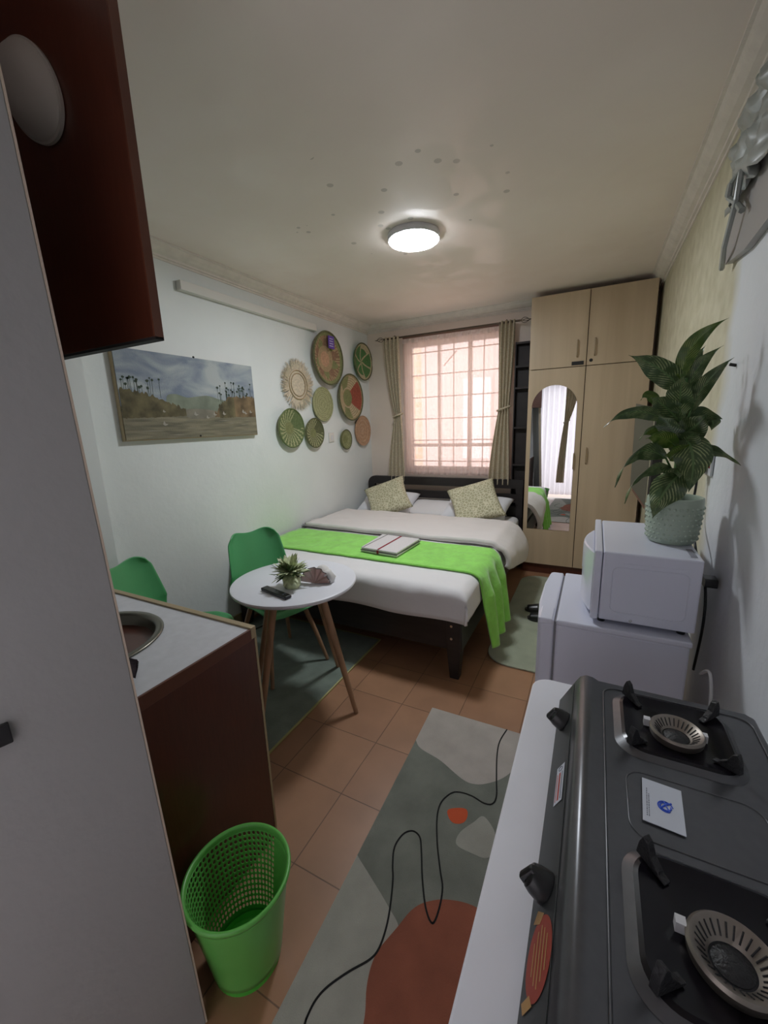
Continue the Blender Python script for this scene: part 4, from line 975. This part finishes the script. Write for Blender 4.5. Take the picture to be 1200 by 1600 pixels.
# pressed border on the deck
for pts_ in (rrect(.060, SX1 - .016, SY0 + .02, SY1 - .025, .03),):
    MB().tube([(x, y, .8295) for x, y in pts_], .0022, 6, closed=True).build('pressed_rim', M['stove'], st, smooth='all')
MB().tube([(x, y, .829) for x, y in rrect(.095, .30, .655, .80, .03)], .0015, 6, closed=True).build('pressed_panel', M['stove'], st, smooth='all')
for cy_ in (.945, .53):
    cx_ = .193
    y0, y1 = cy_ - .098, cy_ + .098; x0, x1 = cx_ - .100, cx_ + .100
    bz = MB(); q0 = rrect(x0 - .014, x1 + .010, y0 - .012, y1 + .010, .05, 8); q1 = rrect(x0, x1, y0, y1, .045, 8); nq = len(q0)
    bz.add([(x, y, .8295) for x, y in q0] + [(x, y, .838) for x, y in q1], [(i, (i + 1) % nq, nq + (i + 1) % nq, nq + i) for i in range(nq)])
    bz.build('pan_surround', M['stove'], st, smooth=True)
    pan = MB(); lv = [(0, .838), (.006, .841), (.014, .838), (.030, .832), (.055, .8315)]
    rows = []
    for ins, z in lv: rows.append([(x, y, z) for x, y in rrect(x0 + ins, x1 - ins, y0 + ins, y1 - ins, max(.045 - ins * .5, .01), 8)])
    nq = len(rows[0]); allv = [p for r in rows for p in r]
    fs = [(k * nq + i, k * nq + (i + 1) % nq, (k + 1) * nq + (i + 1) % nq, (k + 1) * nq + i) for k in range(len(rows) - 1) for i in range(nq)] + [tuple((len(rows) - 1) * nq + i for i in range(nq))]
    pan.add(allv, fs); pn = pan.build('drip_pan', M['enamel'], st, smooth=True)
    # pan supports: four fins rising at the corners with arms toward the burner
    for sx, sy in ((-1, 1), (1, 1), (-1, -1), (1, -1)):
        d = Vector((sx, sy)).normalized(); n_ = Vector((-d.y, d.x)) * .006
        o_ = Vector((cx_, cy_)); Rr = .118
        shp = [(.080, .834), (.080, .838), (.090, .841), (Rr - .026, .845), (Rr - .014, .856), (Rr - .007, .874), (Rr + .001, .880), (Rr + .007, .864), (Rr + .010, .842)]
        vs = []
        for side in (1, -1):
            for r_q, z in shp: p = o_ + d * r_q + n_ * side; vs.append((p.x, p.y, z))
        k = len(shp)
        MB().add(vs, [tuple(range(k)), tuple(range(k, 2 * k))[::-1]] + [(i, (i + 1) % k, (i + 1) % k + k, i + k) for i in range(k)]).build('pan_support', M['iron'], st, bevel=.0015)
    TT = Matrix.Translation((cx_ + .002, cy_ - .012, -.008))
    MB().lathe([(.020, .836), (.025, .840), (.041, .856), (.046, .858), (.0495, .854), (.048, .842), (.045, .837)], 56, TT).build('burner_ring', M['brass'], st, smooth=True)
    bt = MB()
    for i in range(28):
        a = 2 * PI * i / 28; bt.tube([TT @ Vector((.028 * math.cos(a), .028 * math.sin(a), .8435)), TT @ Vector((.0395 * math.cos(a), .0395 * math.sin(a), .8550))], .0011, 5)
    bt.build('flame_ports', M['iron'], st)
    MB().lathe([(0, .846), (.012, .845), (.017, .842), (.022, .8400)], 24, TT).build('burner_cap', M['iron'], st, smooth=True)
    for sx in (-1, 1): MB().box(cx_ + sx * .050 - .006, cx_ + sx * .050 + .006, cy_ - .006 + sx * -.004, cy_ + .006 + sx * -.004, .832, .848).build('igniter', M['white'], st)
for ky in (.945, .545):
    nrm = Vector((-.88, 0, .47)).normalized(); bk = basis((-.022, ky, .784), nrm)
    kb = thing_k = MB(); kb.lathe([(0, .030), (.012, .030), (.018, .027), (.0215, .018), (.0235, .006), (.024, 0)], 32, bk)
    ko = kb.build('knob', M['black'], st, smooth=True)
    g2 = MB(); vs = [bk @ Vector(p) for p in [(-.009, -.020, .020), (.009, -.020, .020), (.009, .020, .020), (-.009, .020, .020), (-.006, -.016, .038), (.006, -.016, .038), (.006, .016, .035), (-.006, .016, .035)]]
    g2.add(vs, [(0, 1, 2, 3), (4, 5, 6, 7), (0, 1, 5, 4), (1, 2, 6, 5), (2, 3, 7, 6), (3, 0, 4, 7)]); g2.build('grip', M['black'], ko, bevel=.004, segs=3)
# marks on the stove
cdz = thing('business_card', 'white card with blue round emblem lying on the stove between burners', 'card', (.143, .73, .829))
cm = Matrix.Translation((.148, .735, .8312)) @ Matrix.Rotation(math.radians(-4), 4, 'Z')
cc = MB(); hx, hy = .030, .048
cc.add([cm @ Vector((x, y, z)) for z in (0, .0012) for x, y in ((-hx, -hy), (hx, -hy), (hx, hy), (-hx, hy))], [(0, 1, 2, 3), (4, 5, 6, 7), (0, 1, 5, 4), (1, 2, 6, 5), (2, 3, 7, 6), (3, 0, 4, 7)])
cc.build('sheet', M['card'], cdz)
lg = MB()
arc_ = lambda r, a0, a1, cx, cy, k=16: [cm @ Vector((cx + r * math.cos(a0 + (a1 - a0) * i / k), cy + r * math.sin(a0 + (a1 - a0) * i / k), .0016)) for i in range(k + 1)]
lg.tube(arc_(.011, .2, 5.2, .004, -.003), .0011, 5); lg.tube(arc_(.008, 1.2, 6.6, .004, -.003), .0013, 5)
lg.tube([cm @ Vector(p) for p in [(-.004, -.010, .0016), (.004, .001, .0016), (.013, .008, .0016)]], .0016, 5); lg.tube([cm @ Vector(p) for p in [(.010, -.012, .0016), (.006, -.003, .0016), (.002, .008, .0016)]], .0014, 5)
lg.build('emblem', M['blue'], cdz)
tx = MB()
rq = random.Random(9)
for k, x in enumerate((-.024, -.021)):
    y = -.036
    while y < .026 - k * .012: L_ = rq.uniform(.002, .005); tx.add([cm @ Vector(p) for p in [(x, y, .0014), (x + .0014, y, .0014), (x + .0014, y + L_, .0014), (x, y + L_, .0014)]], [(0, 1, 2, 3)]); y += L_ + .0012
tx.build('print', M['greyprint'], cdz)
fp = lambda y, h, o=.0: Vector((-.0385 + .032 * h / .059 - .001 - o, y, .752 + h))       # point on sloping front
lb = MB()
lb.add([fp(.700, .028), fp(.700, .052), fp(.795, .052), fp(.795, .028)], [(0, 1, 2, 3)], 0)
for h0, h1, mi in ((.031, .033, 1), (.037, .042, 1), (.046, .048, 2)): lb.add([fp(.706, h0, .0004), fp(.706, h1, .0004), fp(.775, h1, .0004), fp(.775, h0, .0004)], [(0, 1, 2, 3)], mi)
lb.tube([fp(.786 + .005 * math.cos(a), .040 + .006 * math.sin(a), .0004) for a in [i * 2 * PI / 14 for i in range(14)]], .0006, 4, mi=2, closed=True)
lb.build('name_label', [M['card'], M['redprint'], M['greyprint']], st)
sk_ = MB(); sk_.add([fp(.452 + .052 * math.cos(a), .034 + .027 * math.sin(a)) for a in [i * 2 * PI / 32 for i in range(32)]], [tuple(range(32))], 0)
for h_, l_ in ((.020, .02), (.027, .032), (.034, .038), (.041, .032), (.048, .022)):
    sk_.add([fp(.452 - l_, h_, .0004), fp(.452 - l_, h_ + .0022, .0004), fp(.452 + l_, h_ + .0022, .0004), fp(.452 + l_, h_, .0004)], [(0, 1, 2, 3)], 1)
sk_.add([fp(.500, .012, .0004), fp(.516, .020, .0004), fp(.506, .036, .0004), fp(.494, .028, .0004)], [(0, 1, 2, 3)], 1); sk_.add([fp(.394, .012, .0004), fp(.408, .006, .0004), fp(.412, .022, .0004), fp(.398, .03, .0004)], [(0, 1, 2, 3)], 1)
sk_.build('round_sticker', [M['red'], M['gold']], st)

# ============================================================= fridge, microwave
fg = thing('mini_fridge', 'white small fridge standing beneath the microwave by the right wall', 'fridge', (.08, 1.7, 0))
FX0, FX1, FY0, FY1 = -.143, .310, 1.450, 1.955
MB().box(FX0 + .062, FX1, FY0 + .004, FY1 - .004, .02, .782).build('body', M['appl'], fg, bevel=.006)
MB().box(FX0 + .062, FX1 + .004, FY0 - .002, FY1 + .002, .782, .802).build('top_cover', M['appl'], fg, bevel=.006, segs=3)
fd = MB(); fd.prism([(FX0, FY0 + .012), (FX0 + .012, FY0), (FX0 + .055, FY0), (FX0 + .055, FY1), (FX0 + .012, FY1), (FX0, FY1 - .012), (FX0 - .012, FY1 - .15), (FX0 - .012, FY0 + .15)], .03, .800)
fdo = fd.build('door', M['appl'], fg, bevel=.007, segs=3)
MB().box(FX0 + .055, FX0 + .062, FY0 + .01, FY1 - .01, .03, .79).build('door_seal', M['appl_d'], fg)
MB().box(FX0 + .004, FX0 + .05, FY0 - .003, FY0 + .10, .780, .803).build('hinge_cover', M['appl'], fdo, bevel=.004)
for x, y in ((-.05, 1.48), (.28, 1.48), (-.05, 1.92), (.28, 1.92)): MB().lathe([(0, 0), (.015, 0), (.015, .02), (0, .02)], 14, Matrix.Translation((x, y, 0))).build('foot', M['black'], fg)
MB().box(FX1, FX1 + .03, FY0 + .06, FY1 - .06, .05, .25).build('compressor_cover', M['blackm'], fg)

mw = thing('microwave_oven', 'white microwave oven standing on the small fridge', 'microwave', (.17, 1.72, .803))
AX0, AX1, AY0, AY1, AZ0, AZ1 = .022, .322, 1.482, 1.962, .818, 1.062
MB().box(AX0 + .028, AX1, AY0, AY1, AZ0, AZ1).build('body', M['appl'], mw, bevel=.006, segs=3)
MB().box(AX0 + .002, AX0 + .026, AY0 - .003, AY1 + .003, AZ0 - .001, AZ1 + .002).build('front_frame', M['appl'], mw, bevel=.005, segs=3)
dm = MB(); dm.prism([(AX0 + .002, AY0 + .02)] + [(AX0 - .034 * math.sin(PI * i / 14) , AY0 + .02 + (.33) * i / 14) for i in range(1, 14)] + [(AX0 + .002, AY0 + .35)], AZ0 + .012, AZ1 - .012)
dmo = dm.build('door', M['appl'], mw, bevel=.005, smooth=True)
MB().tube([(AX0 - .012, AY0 + .335, AZ0 + .04), (AX0 - .03, AY0 + .345, AZ0 + .07), (AX0 - .03, AY0 + .345, AZ1 - .07), (AX0 - .012, AY0 + .335, AZ1 - .04)], .007, 10).build('handle', M['appl'], dmo, smooth=True)
for z in (AZ0 + .06, AZ0 + .15): MB().lathe([(0, .02), (.018, .018), (.022, 0)], 24, basis((AX0 + .002, AY1 - .065, z), (-1, 0, 0))).build('dial', M['appl'], mw, smooth=True)
MB().tube([(x, AY0 - .0005, z) for x, z in rrect(AX0 + .06, AX1 - .03, AZ0 + .035, AZ1 - .05, .02)], .0016, 5, closed=True).build('pressed_side', M['appl'], mw, smooth='all')
MB().box(AX0 + .09, AX1 - .03, AY0 - .001, AY0 + .001, AZ1 - .042, AZ1 - .034).build('side_ridge', M['appl'], mw, bevel=.001)
MB().lathe([(0, .003), (.004, .002), (.005, 0)], 12, basis((.145, AY0, AZ0 + .010), (0, -1, 0))).build('screw', M['steel'], mw)
for x, y in ((.06, 1.51), (.29, 1.51), (.06, 1.93), (.29, 1.93)): MB().lathe([(0, .8025), (.012, .8025), (.014, .819), (0, .819)], 14, Matrix.Translation((x, y, 0))).build('foot', M['black'], mw)
vt = MB()
for i in range(7): vt.box(AX1 - .03 + .0, AX1 - .012, AY0 + .03 + i * .014, AY0 + .037 + i * .014, AZ1 + .0002, AZ1 + .0008)
vt.build('vent_slots', M['appl_d'], mw)

# ============================================================= plant on the microwave
pl = thing('potted_plant', 'leafy dark green plant with streaked leaves in sage studded pot on the microwave', 'plant', (.262, 1.70, AZ1))
PXc, PYc = .262, 1.70
Tp = Matrix.Translation((PXc, PYc, 0))
z0 = AZ1 + .001
potr = [(0, 0), (.064, 0), (.071, .008), (.077, .05), (.080, .10), (.081, .145), (.080, .158), (.076, .160), (.073, .154), (.072, .13), (0, .13)]
ppot = MB().lathe([(r * 1.03, z0 + z) for r, z in potr], 64, Tp).build('pot', M['pot'], pl, smooth=True)
sd = MB()
for k in range(7):
    zz = z0 + .018 + k * .018; rr2 = (.0725 + .009 * (k / 7)) * 1.03
    for i in range(30):
        a = 2 * PI * (i + (.5 if k % 2 else 0)) / 30; nrm = Vector((math.cos(a), math.sin(a), 0))
        sd.lathe([(0, .0055), (.003, .004), (.0055, 0)], 8, basis((PXc + nrm.x * rr2, PYc + nrm.y * rr2, zz), nrm))
sd.build('studs', M['pot'], ppot, smooth=True)['kind'] = 'stuff'
MB().lathe([(0, z0 + .136), (.04, z0 + .138), (.0735, z0 + .132)], 32, Tp).build('soil', M['soil'], pl, smooth=True)
LV = [
  ((0.24, 1.7, 1.61), (0.225, 1.66, 1.735), (0.328, 1.62, 1.776), 0.047),
  ((0.247, 1.72, 1.581), (0.185, 1.69, 1.665), (0.079, 1.66, 1.703), 0.072),
  ((0.27, 1.75, 1.536), (0.262, 1.735, 1.665), (0.344, 1.72, 1.712), 0.042),
  ((0.275, 1.7, 1.507), (0.285, 1.66, 1.605), (0.354, 1.62, 1.664), 0.042),
  ((0.208, 1.68, 1.481), (0.1, 1.65, 1.559), (0.022, 1.62, 1.467), 0.045),
  ((0.218, 1.66, 1.356), (0.109, 1.62, 1.448), (0.069, 1.58, 1.265), 0.066),
  ((0.235, 1.66, 1.321), (0.126, 1.61, 1.356), (0.101, 1.56, 1.213), 0.054),
  ((0.27, 1.64, 1.324), (0.21, 1.61, 1.269), (0.187, 1.58, 1.165), 0.09),
  ((0.255, 1.66, 1.435), (0.300, 1.61, 1.383), (0.272, 1.56, 1.26), 0.092),
  ((0.271, 1.74, 1.467), (0.307, 1.73, 1.511), (0.366, 1.72, 1.481), 0.06),
  ((0.293, 1.7, 1.376), (0.345, 1.65, 1.400), (0.388, 1.55, 1.347), 0.036),
  ((0.242, 1.66, 1.396), (0.191, 1.63, 1.449), (0.147, 1.6, 1.428), 0.054),
  ((0.215, 1.7, 1.435), (0.17, 1.69, 1.482), (0.134, 1.68, 1.419), 0.042),
  ((0.258, 1.72, 1.468), (0.206, 1.71, 1.538), (0.159, 1.7, 1.563), 0.078),
  ((0.201, 1.78, 1.529), (0.159, 1.79, 1.603), (0.137, 1.8, 1.557), 0.036),
  ((0.262, 1.74, 1.479), (0.255, 1.75, 1.548), (0.284, 1.76, 1.609), 0.066),
  ((0.259, 1.7, 1.434), (0.291, 1.68, 1.456), (0.314, 1.66, 1.502), 0.078),
  ((0.251, 1.7, 1.411), (0.215, 1.66, 1.481), (0.18, 1.62, 1.504), 0.072),
  ((0.269, 1.66, 1.368), (0.233, 1.63, 1.398), (0.204, 1.6, 1.372), 0.066),
  ((0.249, 1.76, 1.617), (0.273, 1.77, 1.678), (0.308, 1.78, 1.725), 0.042),
  ((0.335, 1.74, 1.482), (0.352, 1.73, 1.481), (0.34, 1.72, 1.446), 0.036),
  ((0.255, 1.69, 1.36), (0.262, 1.64, 1.45), (0.29, 1.60, 1.44), 0.08),
  ((0.25, 1.71, 1.50), (0.23, 1.66, 1.58), (0.235, 1.62, 1.62), 0.07),
  ((0.255, 1.69, 1.29), (0.24, 1.64, 1.36), (0.25, 1.59, 1.30), 0.08),
]
YG = {11, 12, 14, 0, 18}
axis_p = lambda z: Vector((PXc - .006 * (z - 1.2) / .4, PYc + .02 * math.sin((z - 1.2) * 5), z))
for k, (b0, m0, t0, w_) in enumerate(LV):
    b0 = Vector(b0); t0v = Vector(t0)
    lb_ = MB(); hz_ = (t0v - b0); side = Vector((0, 0, 1)).cross(hz_)
    # blades turn toward the open room
    side = Vector((hz_.y + .4 * hz_.z, -hz_.x, .55 * abs(hz_.x) + .1 * hz_.z)) if side.length < .02 else side.normalized() * .6 + Vector((0.35, -.1, .35 * (1 if hz_.x > 0 else 1)))
    up_like = abs(hz_.z) > abs(hz_.x)
    sdv = Vector((.9, -.35, -.15)) if up_like else Vector((-.25, -.45, .75)) if hz_.x > 0 else Vector((.30, -.45, .75))
    leaf_grid(lb_, b0, m0, t0, w_ * 1.12, droop=tuple(sdv), nu=8, nv=24, fold=.22, shape=lambda v: max(0, math.sin(PI * v ** .78)) ** (.75 + .6 * v) + .04 * (1 - v))
    lo = lb_.build('leaf', M['leaf_y'] if k in YG else M['leaf'], pl, smooth='all')
    zr = max(z0 + .14, b0.z - .10); base_ = axis_p(zr)
    MB().tube([base_, (base_ + b0) / 2 + Vector((0, 0, .01)), b0, b0.lerp(Vector(m0), .3)], [.0045, .004, .003, .0015], 6).build('petiole', M['stem'], lo, smooth='all')
MB().tube([axis_p(z0 + .12), axis_p(1.35), axis_p(1.48), axis_p(1.62)], [.013, .011, .009, .004], 10).build('stem', M['stem'], pl, smooth='all')

# ============================================================= right wall things
so = thing('wall_socket', 'white wall socket with red switch behind the plant on right wall', 'socket', (XR, 1.97, 1.31))
MB().box(XR - .010, XR - .001, 1.90, 2.04, 1.27, 1.36).build('plate', M['white'], so, bevel=.003)
MB().box(XR - .014, XR - .010, 1.912, 1.93, 1.30, 1.33).build('rocker', M['redplastic'], so, bevel=.001)
pg_ = thing('power_plug', 'black plug and drooping cable in the right wall socket above microwave', 'plug', (XR - .03, 1.97, 1.30))
MB().prism(rrect(1.948, 1.995, 1.275, 1.325, .01), XR - .05, XR - .0145, axis='x').build('plug_body', M['black'], pg_, bevel=.003)
cb = catmull([(XR - .035, 1.97, 1.275), (XR - .035, 1.965, 1.22), (XR - .045, 1.93, 1.12), (XR - .050, 1.80, 1.05), (XR - .045, 1.72, .98), (XR - .03, 1.66, .92), (XR - .03, 1.62, .80), (XR - .03, 1.66, .6)], 6, closed=False)
MB().tube(cb, .0045, 8).build('cable', M['black'], pg_, smooth='all')
MB().prism(rrect(1.60, 1.66, .935, .965, .01), XR - .045, XR - .01, axis='x').build('adapter', M['black'], pg_)
wc = catmull([(.345, 1.46, .70), (.352, 1.40, .74), (.355, 1.36, .66), (.345, 1.33, .55), (.34, 1.32, .4), (.345, 1.36, .1), (.35, 1.4, .01)], 6, closed=False)
tag(MB().tube(wc, .005, 8).build('white_cable', M['white'], smooth='all'), 'white cable hanging behind the fridge near right wall', 'cable')

ob = thing('wrapped_wall_picture', 'grey panel with crumpled clear plastic wrap mounted high on right wall', 'wall panel', (XR - .02, 1.7, 2.2))
MB().prism([(2.03, 2.03), (2.055, 2.30), (1.99, 2.40), (1.40, 2.44), (1.40, 2.03), (1.80, 2.005)], XR - .022, XR - .002, axis='x').build('panel', M['foil2'], ob)
fl = MB()
def foilf(u, v):
    y = 1.985 - .50 * u; z = 2.44 - .26 * v
    nz_ = noise.noise(Vector((u * 7, v * 5, 2))) ; n2_ = noise.noise(Vector((u * 16, v * 13, 7)))
    return (XR - .045 - .035 * nz_ - .012 * n2_, y + .05 * (v - .5) * (1 - u) + .03 * nz_, z + .02 * n2_)
fl.grid(foilf, 26, 20); fl.build('plastic_wrap', M['foil'], ob, smooth='all', solid=.001)
MB().tube([(XR - .03, 2.035, 2.02), (XR - .05, 1.93, 2.06), (XR - .05, 1.84, 2.17), (XR - .05, 1.82, 2.24), (XR - .06, 1.88, 2.24), (XR - .06, 1.90, 2.20), (XR - .045, 1.85, 2.16), (XR - .04, 1.80, 2.12)], [.009, .008, .008, .009, .008, .008, .008, .01], 6).build('twisted_edge', M['foil'], ob)
nl = thing('wall_nail', 'small dark nail in right wall above the plant', 'nail', (XR, 2.0, 1.6))
MB().tube([(XR, 1.80, 1.655), (XR - .018, 1.80, 1.66)], .005, 8).build('shank', M['blackm'], nl)

for o in S.objects:
    if o.type == 'MESH' and o.parent is None and 'label' not in o and 'kind' not in o: print('UNLABELLED', o.name)
